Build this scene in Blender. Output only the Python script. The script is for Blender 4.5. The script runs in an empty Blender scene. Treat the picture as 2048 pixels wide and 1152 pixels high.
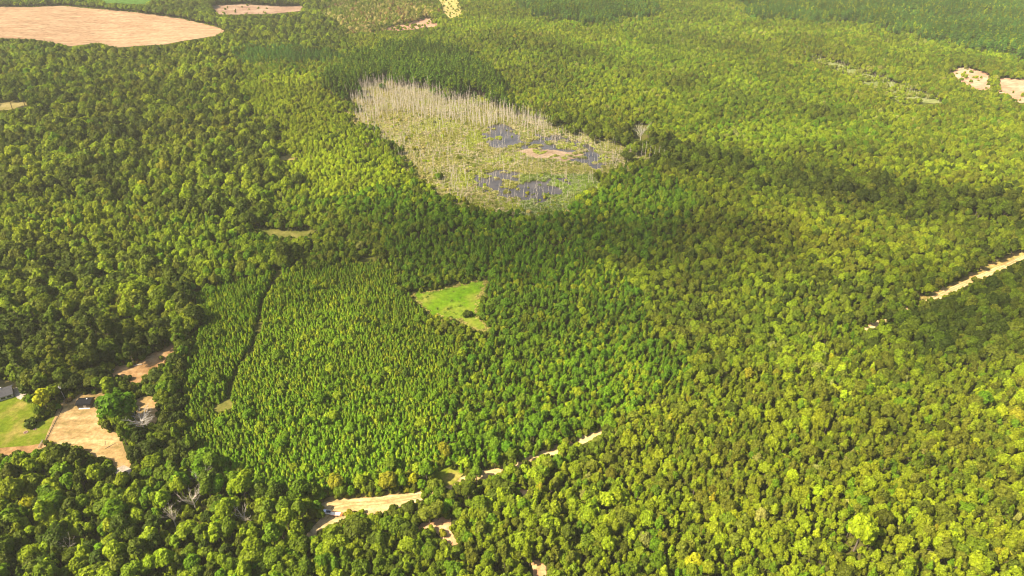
import bpy, bmesh, math, random
import numpy as np
from mathutils import Vector, noise as mnoise
from mathutils.geometry import delaunay_2d_cdt

S = bpy.context.scene
COL = S.collection
R = math.radians

# ------------------------------------------------------------------ camera, sky, sun, exposure
CAM_Z, PITCH, LENS = 260.0, 32.0, 24.0
SUN_EL, SUN_DIR = 47.0, (-0.92, -0.39)
cam_d = bpy.data.cameras.new('camera')
cam = bpy.data.objects.new('camera', cam_d)
COL.objects.link(cam)
cam_d.sensor_width = 36.0
cam_d.lens = LENS
cam_d.clip_start, cam_d.clip_end = 1.0, 30000.0
cam.location = (0, 0, CAM_Z)
cam.rotation_euler = (R(90 - PITCH), 0, 0)
S.camera = cam

az = math.atan2(SUN_DIR[0], SUN_DIR[1])
to_sun = Vector((math.sin(az) * math.cos(R(SUN_EL)), math.cos(az) * math.cos(R(SUN_EL)), math.sin(R(SUN_EL))))
world = bpy.data.worlds.new('World')
S.world = world
world.use_nodes = True
wn = world.node_tree.nodes
sky = wn.new('ShaderNodeTexSky')
sky.sky_type = 'NISHITA'
sky.sun_disc = False
sky.sun_elevation = R(SUN_EL)
sky.sun_rotation = az
sky.air_density, sky.dust_density, sky.ozone_density = 1.0, 2.0, 1.0
world.node_tree.links.new(sky.outputs[0], wn['Background'].inputs[0])
wn['Background'].inputs[1].default_value = 0.078
sun_d = bpy.data.lights.new('sun', 'SUN')
sun_d.energy = 5.0
sun_d.angle = R(0.6)
sun_d.color = (1.0, 0.89, 0.68)
sun = bpy.data.objects.new('sun', sun_d)
COL.objects.link(sun)
sun.rotation_euler = (-to_sun).to_track_quat('-Z', 'Y').to_euler()
S.view_settings.view_transform = 'Standard'
S.view_settings.look = 'None'
S.view_settings.exposure = 1.58
S.view_settings.gamma = 1.0
S.render.engine = 'CYCLES'
S.cycles.max_bounces = 6
S.cycles.diffuse_bounces = 3
S.cycles.transmission_bounces = 3
S.cycles.transparent_max_bounces = 12
S.cycles.use_denoising = True
S.cycles.filter_width = 1.1
S.cycles.denoising_prefilter = 'ACCURATE'
S.cycles.denoising_input_passes = 'RGB_ALBEDO_NORMAL'

# ------------------------------------------------------------------ terrain and pixel <-> ground
F = LENS / 36.0 * 2048.0
CP, SP = math.cos(R(PITCH)), math.sin(R(PITCH))

def gauss(x, y, cx, cy, r):
    return np.exp(-((x - cx) ** 2 + (y - cy) ** 2) / (r * r))

def height(x, y):
    x = np.asarray(x, float); y = np.asarray(y, float)
    h = 3.0 * np.sin(x / 83.0 + 1.3) * np.cos(y / 97.0) + 4.5 * np.sin(x / 190.0 - y / 240.0 + 0.6) + 2.0 * np.sin(x / 41.0 + y / 57.0)
    w = 1.0 - 0.95 * np.clip(gauss(x, y, -60, 235, 95) + gauss(x, y, -215, 300, 110) + gauss(x, y, -20, 640, 230) + gauss(x, y, 20, 430, 60), 0, 1)
    hill = 14.0 * gauss(x, y, 150, 205, 75) + 5.0 * np.sin((x * 0.75 + y) / 21.0) * gauss(x, y, 175, 240, 90)
    far = 14.0 * gauss(x, y, 900, 1500, 420) + 10 * gauss(x, y, -700, 900, 260)
    return h * w + hill + far

def project(x, y, z):
    x = np.asarray(x, float); y = np.asarray(y, float); z = np.asarray(z, float) - CAM_Z
    d = np.maximum(y * CP - z * SP, 1.0)
    u = y * SP + z * CP
    return 1024 + F * x / d, 576 - F * u / d, d

def ground(px, py, up=0.0):
    """the point at height `up` over the terrain that a pixel of the 2048 x 1152 photograph looks at"""
    px = np.asarray(px, float); py = np.asarray(py, float)
    a = (px - 1024) / F
    b = (576 - py) / F
    dx, dy, dz = a, CP + b * SP, -SP + b * CP
    z = np.zeros_like(dx) + up
    for _ in range(14):
        t = (CAM_Z - z) / -dz
        z = 0.5 * z + 0.5 * (height(t * dx, t * dy) + up)
    t = (CAM_Z - z) / -dz
    return t * dx, t * dy, z

def inside(px, py, poly):
    poly = np.asarray(poly, float)
    r = np.zeros(px.shape, bool)
    n = len(poly)
    for i in range(n):
        x0, y0 = poly[i]; x1, y1 = poly[(i + 1) % n]
        c = (y0 > py) != (y1 > py)
        with np.errstate(divide='ignore', invalid='ignore'):
            r ^= c & (px < (x1 - x0) * (py - y0) / (y1 - y0) + x0)
    return r

def vnoise(x, y, s, seed=0):
    """cheap smooth value noise 0..1 on numpy arrays"""
    x = np.asarray(x) / s; y = np.asarray(y) / s
    xi = np.floor(x).astype(np.int64); yi = np.floor(y).astype(np.int64)
    fx = x - xi; fy = y - yi
    fx = fx * fx * (3 - 2 * fx); fy = fy * fy * (3 - 2 * fy)
    def hsh(a, b):
        n = (a * 374761393 + b * 668265263 + seed * 974634777) & 0x7fffffff
        n = ((n ^ (n >> 13)) * 1274126177) & 0x7fffffff
        return ((n ^ (n >> 16)) & 0xffff) / 65535.0
    v0 = hsh(xi, yi) * (1 - fx) + hsh(xi + 1, yi) * fx
    v1 = hsh(xi, yi + 1) * (1 - fx) + hsh(xi + 1, yi + 1) * fx
    return v0 * (1 - fy) + v1 * fy

# ------------------------------------------------------------------ materials
def mat(name):
    m = bpy.data.materials.new(name)
    m.use_nodes = True
    nt = m.node_tree
    nt.nodes.clear()
    out = nt.nodes.new('ShaderNodeOutputMaterial')
    return m, nt, out

def N(nt, t, **kw):
    n = nt.nodes.new(t)
    for k, v in kw.items():
        setattr(n, k, v)
    return n

def ramp(nt, fac, stops):
    r = N(nt, 'ShaderNodeValToRGB')
    e = r.color_ramp.elements
    while len(e) < len(stops):
        e.new(0.5)
    for el, (p, c) in zip(e, stops):
        el.position = p
        el.color = (*c, 1)
    nt.links.new(fac, r.inputs[0])
    return r.outputs[0]

def noise(nt, scale, detail=4, rough=0.6, stretch=None, rot=0.0):
    tc = N(nt, 'ShaderNodeNewGeometry')
    src = tc.outputs['Position']
    if stretch or rot:
        mp = N(nt, 'ShaderNodeMapping')
        mp.inputs['Rotation'].default_value = (0, 0, rot)
        mp.inputs['Scale'].default_value = stretch or (1, 1, 1)
        nt.links.new(src, mp.inputs[0])
        src = mp.outputs[0]
    n = N(nt, 'ShaderNodeTexNoise')
    n.inputs['Scale'].default_value = scale
    n.inputs['Detail'].default_value = detail
    n.inputs['Roughness'].default_value = rough
    nt.links.new(src, n.inputs['Vector'])
    return n.outputs[0]

def mix(nt, a, b, fac, mode='MIX'):
    m = N(nt, 'ShaderNodeMix', data_type='RGBA', blend_type=mode)
    for v, i in ((fac, 0), (a, 6), (b, 7)):
        if isinstance(v, (int, float)):
            m.inputs[i].default_value = v
        elif isinstance(v, tuple):
            m.inputs[i].default_value = (*v, 1)
        else:
            nt.links.new(v, m.inputs[i])
    return m.outputs[2]

def soil(name, c0, c1, c2, s_big, s_small, stretch=None, rot=0.0, rough=0.95):
    """two scales of noise over three colours of the same ground"""
    m, nt, out = mat(name)
    big = ramp(nt, noise(nt, s_big, 4, 0.6, stretch, rot), [(0.32, c0), (0.5, c1), (0.68, c2)])
    small = ramp(nt, noise(nt, s_small, 5, 0.7), [(0.3, (0.6, 0.6, 0.6)), (0.7, (1.25, 1.25, 1.25))])
    b = N(nt, 'ShaderNodeBsdfDiffuse')
    b.inputs['Roughness'].default_value = rough
    nt.links.new(mix(nt, big, small, 1.0, 'MULTIPLY'), b.inputs[0])
    nt.links.new(b.outputs[0], out.inputs[0])
    return m

def paint(name, col, rough=0.5, metal=0.0, vary=0.15, scale=2.0):
    m, nt, out = mat(name)
    p = N(nt, 'ShaderNodeBsdfPrincipled')
    lo = tuple(c * (1 - vary) for c in col); hi = tuple(min(1, c * (1 + vary)) for c in col)
    nt.links.new(ramp(nt, noise(nt, scale, 3), [(0.3, lo), (0.7, hi)]), p.inputs['Base Color'])
    p.inputs['Roughness'].default_value = rough
    p.inputs['Specular IOR Level'].default_value = .1 if rough > .75 else .5
    p.inputs['Metallic'].default_value = metal
    nt.links.new(p.outputs[0], out.inputs[0])
    return m

def leaf_material(name, trans=0.35, gloss=0.05, jitter=0.35):
    """leaves: the tint of each tree comes from its own 'tint' attribute; the clumps of one crown vary a little"""
    m, nt, out = mat(name)
    at = N(nt, 'ShaderNodeAttribute', attribute_type='INSTANCER', attribute_name='tint')
    isl = N(nt, 'ShaderNodeNewGeometry')
    v = ramp(nt, isl.outputs['Random Per Island'], [(0.0, (1 - jitter, 1 - jitter, 1 - jitter)), (1.0, (1 + jitter, 1 + jitter * 0.95, 1 + jitter * 0.6))])
    c = mix(nt, at.outputs['Color'], v, 1.0, 'MULTIPLY')
    d = N(nt, 'ShaderNodeBsdfDiffuse')
    t = N(nt, 'ShaderNodeBsdfTranslucent')
    tcol = mix(nt, c, (1.0, 1.0, 0.45), 1.0, 'MULTIPLY')
    nt.links.new(c, d.inputs[0]); nt.links.new(tcol, t.inputs[0])
    mx = N(nt, 'ShaderNodeMixShader'); mx.inputs[0].default_value = trans
    nt.links.new(d.outputs[0], mx.inputs[1]); nt.links.new(t.outputs[0], mx.inputs[2])
    g = N(nt, 'ShaderNodeBsdfGlossy'); g.inputs['Roughness'].default_value = 0.55
    g.inputs[0].default_value = (0.9, 0.92, 0.5, 1)
    m2 = N(nt, 'ShaderNodeMixShader'); m2.inputs[0].default_value = gloss
    nt.links.new(mx.outputs[0], m2.inputs[1]); nt.links.new(g.outputs[0], m2.inputs[2])
    nt.links.new(m2.outputs[0], out.inputs[0])
    return m

M = {}
M['leaf'] = leaf_material('broad leaves', 0.40, 0.012)
M['needle'] = leaf_material('pine needles', 0.36, 0.008)
M['grass_blade'] = leaf_material('grass blades', 0.4, 0.02)
M['bark'] = paint('bark', (0.13, 0.10, 0.07), 0.95, 0, 0.3, 1.2)
M['dead_wood'] = paint('weathered dead wood', (0.44, 0.375, 0.285), 0.9, 0, 0.3, 0.8)
M['grey_wood'] = paint('grey dead wood', (0.42, 0.37, 0.31), 0.9, 0, 0.25, 0.8)
M['floor'] = soil('forest floor', (0.040, 0.050, 0.008), (0.055, 0.065, 0.012), (0.085, 0.075, 0.022), 0.03, 0.4)
M['plough'] = soil('ploughed soil', (0.29, 0.172, 0.094), (0.345, 0.215, 0.122), (0.42, 0.28, 0.16), 0.016, 0.12, (1, 5, 1), R(-10))
M['brownfield'] = soil('brown field', (0.20, 0.12, 0.08), (0.26, 0.165, 0.11), (0.34, 0.24, 0.16), 0.02, 0.2, (1, 3, 1))
M['greenfield'] = soil('green crop', (0.055, 0.11, 0.02), (0.07, 0.135, 0.025), (0.085, 0.15, 0.03), 0.02, 0.2)
M['straw'] = soil('dry grass', (0.22, 0.195, 0.045), (0.30, 0.24, 0.08), (0.38, 0.30, 0.12), 0.06, 0.5)
M['yard'] = soil('dry sandy yard', (0.25, 0.18, 0.065), (0.40, 0.26, 0.11), (0.52, 0.37, 0.18), 0.09, 0.45, (1, 2.2, 1), R(25))
M['orange_yard'] = soil('pine straw and clay', (0.24, 0.13, 0.05), (0.38, 0.22, 0.095), (0.52, 0.34, 0.17), 0.10, 0.5)
M['lawn'] = soil('lawn', (0.10, 0.16, 0.008), (0.16, 0.19, 0.015), (0.34, 0.25, 0.07), 0.055, 0.5)
M['meadow'] = soil('meadow', (0.068, 0.145, 0.004), (0.100, 0.165, 0.007), (0.17, 0.18, 0.025), 0.05, 0.35)
M['sand'] = soil('pale sandy road', (0.37, 0.25, 0.10), (0.48, 0.34, 0.155), (0.58, 0.44, 0.23), 0.08, 0.5, (1, 4, 1), R(18))
M['rut'] = soil('worn wheel track', (0.42, 0.29, 0.13), (0.36, 0.24, 0.10), (0.30, 0.19, 0.08), 0.3, 1.0)
M['clay'] = soil('red clay', (0.40, 0.20, 0.085), (0.52, 0.31, 0.15), (0.66, 0.47, 0.26), 0.11, 0.6)
M['dull_grass'] = soil('dull grass', (0.10, 0.11, 0.018), (0.145, 0.14, 0.03), (0.21, 0.18, 0.05), 0.08, 0.5)
M['far_marsh'] = soil('far marsh', (0.09, 0.11, 0.03), (0.12, 0.135, 0.045), (0.16, 0.16, 0.06), 0.03, 0.25)
M['verge'] = soil('road verge', (0.15, 0.14, 0.03), (0.26, 0.19, 0.06), (0.42, 0.26, 0.10), 0.10, 0.5)
M['gravel'] = soil('pale gravel', (0.34, 0.28, 0.22), (0.42, 0.35, 0.28), (0.50, 0.43, 0.35), 0.2, 1.0)
M['marsh'] = soil('marsh ground', (0.22, 0.21, 0.05), (0.29, 0.26, 0.07), (0.38, 0.31, 0.13), 0.03, 0.25)
M['mud'] = soil('drying mud', (0.17, 0.115, 0.07), (0.22, 0.155, 0.10), (0.28, 0.205, 0.135), 0.05, 0.3)
M['cleared'] = soil('bare pink soil', (0.23, 0.125, 0.075), (0.30, 0.175, 0.11), (0.37, 0.24, 0.16), 0.03, 0.2)
def water_material():
    m, nt, out = mat('dark swamp water')
    p = N(nt, 'ShaderNodeBsdfPrincipled')
    nt.links.new(ramp(nt, noise(nt, 0.06, 4), [(0.35, (0.034, 0.030, 0.030)), (0.65, (0.075, 0.064, 0.056))]), p.inputs['Base Color'])
    p.inputs['Roughness'].default_value = 0.12
    p.inputs['Specular IOR Level'].default_value = 0.25
    bp = N(nt, 'ShaderNodeBump'); bp.inputs['Strength'].default_value = 0.15
    nt.links.new(noise(nt, 0.6, 3), bp.inputs['Height'])
    nt.links.new(bp.outputs[0], p.inputs['Normal'])
    nt.links.new(p.outputs[0], out.inputs[0])
    return m
M['water'] = water_material()
M['shingle'] = paint('charcoal roof', (0.012, 0.012, 0.014), 0.95, 0, 0.25, 0.7)
M['grey_roof'] = paint('grey shingle roof', (0.055, 0.053, 0.058), 0.95, 0, 0.2, 0.9)
M['white_wall'] = paint('white siding', (0.38, 0.36, 0.33), 0.7, 0, 0.06, 0.7)
M['timber'] = paint('weathered timber', (0.34, 0.29, 0.23), 0.9, 0, 0.25, 1.5)
M['dark_timber'] = paint('dark boards', (0.085, 0.07, 0.055), 0.9, 0, 0.25, 1.5)
M['glass'] = paint('dark window glass', (0.02, 0.024, 0.03), 0.1, 0, 0.1)
M['car_white'] = paint('white car paint', (0.74, 0.75, 0.77), 0.25, 0, 0.03)
M['bed_liner'] = paint('black bed liner', (0.022, 0.022, 0.026), 0.7, 0, 0.2)
M['tyre'] = paint('rubber', (0.02, 0.02, 0.02), 0.9, 0, 0.1)
M['chrome'] = paint('bright metal', (0.6, 0.6, 0.6), 0.3, 0.9, 0.1)
M['rust'] = paint('rusty steel', (0.36, 0.13, 0.045), 0.8, 0.1, 0.3, 3)
M['deck'] = paint('bleached deck boards', (0.78, 0.70, 0.58), 0.8, 0, 0.08, 1.5)
M['red_lamp'] = paint('red lens', (0.45, 0.02, 0.02), 0.3)
M['stone'] = paint('field stone', (0.30, 0.20, 0.15), 0.9, 0, 0.3, 2)
M['ash'] = paint('fire ash', (0.12, 0.06, 0.045), 0.95, 0, 0.3, 3)
M['wire'] = paint('galvanised wire', (0.25, 0.24, 0.22), 0.6, 0.6, 0.1)
M['iron'] = paint('dark iron', (0.06, 0.055, 0.05), 0.7, 0.4, 0.2)
M['insulator'] = paint('pale lamp housing', (0.62, 0.62, 0.60), 0.5, 0.0, 0.1)

# ------------------------------------------------------------------ mesh helpers
class MB:
    """collects shapes and links them as ONE mesh object"""
    def __init__(self):
        self.v, self.f, self.m = [], [], []
    def add(self, vs, fs, mi=0):
        o = len(self.v)
        self.v.extend([tuple(p) for p in vs])
        for f in fs:
            self.f.append(tuple(i + o for i in f)); self.m.append(mi)
        return self
    def box(self, c, s, mi=0, taper=(1, 1), shift=(0, 0)):
        x, y, z = c; a, b, h = s[0] / 2, s[1] / 2, s[2] / 2
        tx, ty = taper; sx, sy = shift
        vs = [(x - a, y - b, z - h), (x + a, y - b, z - h), (x + a, y + b, z - h), (x - a, y + b, z - h),
              (x - a * tx + sx, y - b * ty + sy, z + h), (x + a * tx + sx, y - b * ty + sy, z + h), (x + a * tx + sx, y + b * ty + sy, z + h), (x - a * tx + sx, y + b * ty + sy, z + h)]
        return self.add(vs, [(3, 2, 1, 0), (4, 5, 6, 7), (0, 1, 5, 4), (1, 2, 6, 5), (2, 3, 7, 6), (3, 0, 4, 7)], mi)
    def tube(self, pts, rads, n=6, mi=0):
        pts = [Vector(p) for p in pts]
        o = len(self.v)
        for i, p in enumerate(pts):
            d = (pts[min(i + 1, len(pts) - 1)] - pts[max(i - 1, 0)]).normalized()
            a = d.orthogonal().normalized(); b = d.cross(a)
            for k in range(n):
                t = 2 * math.pi * k / n
                self.v.append(tuple(p + (a * math.cos(t) + b * math.sin(t)) * rads[i]))
        for i in range(len(pts) - 1):
            for k in range(n):
                k2 = (k + 1) % n
                self.f.append((o + i * n + k, o + i * n + k2, o + (i + 1) * n + k2, o + (i + 1) * n + k)); self.m.append(mi)
        self.f.append(tuple(o + k for k in reversed(range(n)))); self.m.append(mi)
        e = o + (len(pts) - 1) * n
        self.f.append(tuple(e + k for k in range(n))); self.m.append(mi)
        return self
    def prism(self, prof, y0, y1, mi=0):
        """profile in x-z, swept along y"""
        n = len(prof)
        vs = [(x, y0, z) for x, z in prof] + [(x, y1, z) for x, z in prof]
        fs = [tuple(range(n)), tuple(reversed(range(n, 2 * n)))] + [(i, i + n, (i + 1) % n + n, (i + 1) % n) for i in range(n)]
        return self.add(vs, fs, mi)
    def mesh(self, name, mats):
        me = bpy.data.meshes.new(name)
        me.from_pydata(self.v, [], self.f)
        for m in mats:
            me.materials.append(m)
        if len(mats) > 1:
            me.polygons.foreach_set('material_index', self.m)
        me.update()
        return me
    def build(self, name, m, parent=None, bevel=0.0):
        me = self.mesh(name, m if isinstance(m, list) else [m])
        bm = bmesh.new(); bm.from_mesh(me)
        bmesh.ops.recalc_face_normals(bm, faces=bm.faces)
        if bevel:
            bmesh.ops.bevel(bm, geom=bm.edges[:], offset=bevel, segments=2, affect='EDGES', profile=0.6)
        bm.to_mesh(me); bm.free()
        o = bpy.data.objects.new(name, me)
        COL.objects.link(o)
        o.parent = parent
        return o

def tag(o, label, cat, group=None):
    o['label'] = label
    o['category'] = cat
    if group:
        o['group'] = group
    return o

def empty(name, loc, rz=0.0, sc=1.0):
    o = bpy.data.objects.new(name, None)
    COL.objects.link(o)
    o.location = loc
    o.rotation_euler = (0, 0, rz)
    o.scale = (sc, sc, sc) if isinstance(sc, (int, float)) else sc
    o.empty_display_size = 0.5
    return o

def structure(o, kind='structure'):
    o['kind'] = kind
    return o

def raw_mesh(name, verts, faces, mats, mi=None):
    """fast mesh from numpy arrays; faces (n, 4)"""
    me = bpy.data.meshes.new(name)
    nv, nf = len(verts), len(faces)
    me.vertices.add(nv)
    me.vertices.foreach_set('co', np.asarray(verts, np.float32).ravel())
    me.loops.add(nf * 4)
    me.loops.foreach_set('vertex_index', np.asarray(faces, np.int32).ravel())
    me.polygons.add(nf)
    me.polygons.foreach_set('loop_start', np.arange(nf, dtype=np.int32) * 4)
    for m in mats:
        me.materials.append(m)
    if mi is not None:
        me.polygons.foreach_set('material_index', np.asarray(mi, np.int32))
    me.update(calc_edges=True)
    return me

# ------------------------------------------------------------------ the ground
def terrain():
    xs = np.unique(np.concatenate([np.linspace(-9000, -1500, 16), np.arange(-1500, -400, 10.0), np.arange(-400, 401, 3.0), np.arange(410, 1501, 10.0), np.linspace(1510, 9000, 16)]))
    ys = np.unique(np.concatenate([np.linspace(-3000, 100, 12), np.arange(103, 530, 3.0), np.arange(532, 2001, 9.0), np.linspace(2010, 14000, 20)]))
    X, Y = np.meshgrid(xs, ys)
    Z = height(X, Y)
    v = np.stack([X, Y, Z], -1).reshape(-1, 3)
    nx, ny = len(xs), len(ys)
    i = np.arange(nx - 1)[None, :] + np.arange(ny - 1)[:, None] * nx
    f = np.stack([i, i + 1, i + nx + 1, i + nx], -1).reshape(-1, 4)
    me = raw_mesh('ground', v, f, [M['floor']])
    me.polygons.foreach_set('use_smooth', np.ones(len(f), bool))
    o = bpy.data.objects.new('ground', me)
    COL.objects.link(o)
    return structure(o)
terrain()

def wpoly(pix, grow=0.0, rag=0.0, step=4.0, seed=1):
    """pixels -> ragged closed outline on the ground, grown outwards by `grow` metres"""
    px, py = zip(*pix)
    x, y, _ = ground(np.array(px), np.array(py))
    P = np.stack([x, y], -1)
    area = 0.5 * np.sum(P[:, 0] * np.roll(P[:, 1], -1) - np.roll(P[:, 0], -1) * P[:, 1])
    if area < 0:
        P = P[::-1]
    out = []
    n = len(P)
    for i in range(n):
        a, b = P[i], P[(i + 1) % n]
        L = np.linalg.norm(b - a)
        k = max(1, int(L / step))
        nrm = np.array([b[1] - a[1], a[0] - b[0]]) / max(L, 1e-6)
        for j in range(k):
            q = a + (b - a) * j / k
            d = grow + rag * (mnoise.noise(Vector((q[0] * 0.09, q[1] * 0.09, seed))) + 0.6 * mnoise.noise(Vector((q[0] * 0.3, q[1] * 0.3, seed + 7))))
            out.append(q + nrm * d)
    return np.array(out)

def sheet(name, outline, m, lift, cell):
    """a ground patch that follows the terrain, a few millimetres to centimetres above it"""
    lo, hi = outline.min(0), outline.max(0)
    gx, gy = np.meshgrid(np.arange(lo[0] + cell / 2, hi[0], cell), np.arange(lo[1] + cell / 2, hi[1], cell))
    gx, gy = gx.ravel(), gy.ravel()
    k = inside(gx, gy, outline)
    pts = [Vector(p) for p in outline] + [Vector((a, b)) for a, b in zip(gx[k], gy[k])]
    n = len(outline)
    v, e, f, *_ = delaunay_2d_cdt(pts, [(i, (i + 1) % n) for i in range(n)], [], 1, 1e-4)
    va = np.array([(p.x, p.y) for p in v])
    z = height(va[:, 0], va[:, 1]) + lift
    me = bpy.data.meshes.new(name)
    me.from_pydata([(a, b, c) for (a, b), c in zip(va, z)], [], f)
    me.materials.append(m)
    me.polygons.foreach_set('use_smooth', np.ones(len(me.polygons), bool))
    me.update()
    bm = bmesh.new(); bm.from_mesh(me)
    for fc in bm.faces:
        if fc.normal.z < 0:
            fc.normal_flip()
    bm.to_mesh(me); bm.free()
    o = bpy.data.objects.new(name, me)
    COL.objects.link(o)
    return structure(o)

# outlines of what stays open between the trees, in pixels of the photograph
PLOUGH = [(-60, 14), (60, 15), (120, 12), (260, 25), (360, 38), (430, 54), (450, 62), (425, 72), (375, 80), (330, 88), (290, 90), (240, 94), (190, 85), (140, 92), (90, 80), (40, 76), (-60, 74)]
BROWN = [(425, 12), (480, 9), (560, 14), (604, 12), (600, 22), (545, 27), (436, 28)]
CROP = [(185, -8), (310, -8), (290, 8), (215, 5)]
GLADE_W = [(-20, 208), (40, 205), (60, 210), (22, 217), (-20, 216)]
GLADE_C = [(508, 457), (535, 461), (575, 464), (637, 461), (612, 470), (575, 474), (545, 470)]
GLADE_S = [(562, 313), (590, 315), (586, 320), (566, 319)]
POWER = [(872, -8), (908, -8), (918, 8), (922, 28), (900, 36), (888, 26), (884, 8)]
TANCUT = [(770, 58), (800, 52), (822, 49), (840, 42), (856, 37), (866, 40), (858, 46), (876, 48), (868, 53), (846, 53), (830, 57), (800, 60)]
HILL_A = [(1904, 139), (1930, 137), (1960, 146), (1976, 152), (1979, 176), (1962, 180), (1946, 172), (1918, 158)]
HILL_B = [(2002, 158), (2030, 161), (2060, 162), (2060, 205), (2036, 203), (2022, 188), (2003, 184)]
FARMARSH = [(1618, 112), (1660, 122), (1720, 142), (1785, 166), (1850, 190), (1886, 204), (1850, 209), (1800, 205), (1762, 184), (1700, 150), (1650, 128)]
MEADOW = [(824, 584), (838, 586), (862, 582), (920, 570), (962, 559), (972, 561), (971, 572), (957, 598), (951, 622), (956, 640), (976, 658), (966, 664), (946, 658), (922, 640), (908, 640), (880, 630), (862, 632), (842, 610), (832, 600)]
MARSH = [(695, 195), (725, 168), (790, 168), (880, 182), (960, 205), (1040, 228), (1120, 255), (1190, 278), (1245, 300), (1292, 314), (1262, 328), (1215, 342), (1190, 372), (1150, 402), (1085, 424), (1010, 424), (940, 408), (900, 392), (868, 362), (810, 325), (755, 285), (715, 245)]
WATER_A = [(962, 262), (985, 250), (1012, 248), (1035, 262), (1080, 268), (1130, 272), (1175, 288), (1228, 318), (1230, 332), (1190, 342), (1172, 330), (1140, 322), (1090, 302), (1030, 298), (985, 298), (966, 285)]
WATER_B = [(935, 345), (985, 338), (1040, 342), (1085, 345), (1130, 352), (1150, 372), (1120, 392), (1080, 408), (1040, 416), (1000, 408), (960, 392), (925, 375)]
MUD = [(1030, 302), (1060, 298), (1095, 300), (1130, 304), (1168, 310), (1150, 319), (1130, 326), (1100, 326), (1065, 316)]
LAWN = [(-40, 808), (0, 806), (24, 796), (50, 800), (66, 822), (82, 846), (104, 836), (122, 826), (108, 850), (90, 884), (40, 888), (-40, 896)]
LAWN_EDGE = [(-40, 896), (40, 888), (90, 884), (86, 894), (60, 900), (20, 906), (-40, 908)]
HOUSEYARD = [(-30, 764), (10, 762), (32, 760), (38, 772), (40, 792), (24, 796), (0, 806), (-30, 800)]
YARD = [(122, 812), (136, 798), (160, 792), (204, 786), (214, 800), (196, 826), (194, 846), (214, 864), (236, 868), (242, 888), (246, 904), (256, 930), (250, 944), (236, 934), (206, 912), (176, 906), (150, 890), (92, 884), (108, 850)]
YARD_N = [(222, 742), (238, 734), (262, 736), (290, 722), (318, 704), (344, 688), (350, 694), (334, 716), (322, 730), (298, 742), (282, 756), (280, 770), (266, 768), (246, 758)]
YARD_E = [(274, 802), (290, 796), (306, 798), (310, 820), (308, 842), (296, 852), (272, 842), (280, 826)]
GRAVEL = [(230, 938), (246, 935), (258, 942), (258, 952), (244, 950)]
PAD = [(22, 782), (30, 776), (44, 774), (50, 790), (40, 800), (30, 790)]
TURNOUT = [(646, 1006), (680, 1002), (740, 1000), (800, 992), (846, 987), (850, 994), (838, 1000), (800, 1012), (764, 1024), (744, 1031), (734, 1022), (716, 1018), (692, 1020), (688, 1034), (664, 1046), (650, 1056), (628, 1074), (612, 1072), (632, 1054), (648, 1036), (654, 1022)]
TURN_VERGE = [(652, 1000), (700, 994), (760, 992), (818, 987), (844, 983), (846, 988), (800, 994), (740, 1001), (680, 1004), (648, 1008)]
CLAY_A = [(834, 1056), (866, 1044), (882, 1038), (900, 1042), (898, 1056), (904, 1072), (912, 1090), (900, 1088), (884, 1074), (874, 1062), (850, 1058)]
CLAY_B = [(1066, 1122), (1078, 1124), (1086, 1136), (1086, 1156), (1070, 1156), (1072, 1140)]
CLAY_C = [(1042, 980), (1056, 978), (1056, 986), (1046, 990)]
CLAY_D = [(1060, 1052), (1066, 1054), (1066, 1066), (1060, 1064)]
ROAD_E = [(1846, 602), (1880, 586), (1926, 564), (1985, 537), (2070, 505), (2070, 510), (1990, 544), (1930, 573), (1870, 603), (1852, 606)]
ROAD_P = [(1728, 660), (1738, 652), (1754, 638), (1754, 646), (1742, 656), (1732, 662)]
ROAD_M = [(1154, 882), (1176, 868), (1198, 861), (1196, 871), (1166, 884)]
ROAD_M2 = [(1100, 902), (1116, 894), (1114, 902), (1102, 907)]
ROAD_M3 = [(1076, 907), (1092, 900), (1090, 908), (1078, 913)]
ROAD_M4 = [(1060, 914), (1066, 910), (1064, 920), (1060, 920)]
ROAD_W = [(976, 944), (996, 936), (1004, 936), (998, 948), (980, 950)]
ROAD_VERGE_N = [(1836, 600), (1990, 526), (2060, 498), (2060, 506), (1985, 536), (1850, 602)]
BREAK = [(553, 540), (557, 542), (550, 562), (527, 598), (519, 640), (516, 664), (503, 697), (475, 739), (460, 789), (448, 816), (440, 820), (452, 796), (458, 770), (472, 736), (500, 693), (512.5, 661), (515.5, 634), (523, 599), (546, 562)]
BREAK_END = [(430, 812), (448, 802), (462, 800), (460, 816), (440, 824), (430, 822)]
BREAK_MID = [(512, 648), (524, 646), (522, 662), (512, 662)]
BREAK_TOP = [(552, 540), (564, 540), (560, 552), (552, 556)]
TRACK_N = [(706, 522), (736, 514), (758, 512), (756, 518), (730, 524)]
GRASS_N = [(872, 948), (888, 934), (908, 940), (926, 950), (900, 962), (884, 964)]

sheet('field', wpoly(PLOUGH, 6, 3, 12), M['plough'], 0.5, 11)
sheet('field', wpoly(BROWN, 6, 4, 12), M['brownfield'], 0.5, 11)
sheet('field', wpoly(CROP, 10, 4, 14), M['greenfield'], 0.5, 14)
for g, m, k in ((GLADE_W, 'straw', 8), (GLADE_C, 'dull_grass', 5), (GLADE_S, 'straw', 4), (POWER, 'straw', 12), (TANCUT, 'cleared', 8), (TRACK_N, 'dull_grass', 4), (GRASS_N, 'lawn', 3)):
    sheet('clearing', wpoly(g, k, 2, 6), M[m], 0.35, 9)
for g in (HILL_A, HILL_B):
    sheet('clearing', wpoly(g, 8, 4, 8), M['cleared'], 0.5, 10)
sheet('marsh_ground', wpoly(FARMARSH, -2, 9, 6), M['far_marsh'], 0.45, 10)
sheet('meadow', wpoly(MEADOW, 3.5, 2, 4), M['meadow'], 0.12, 8)
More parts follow.
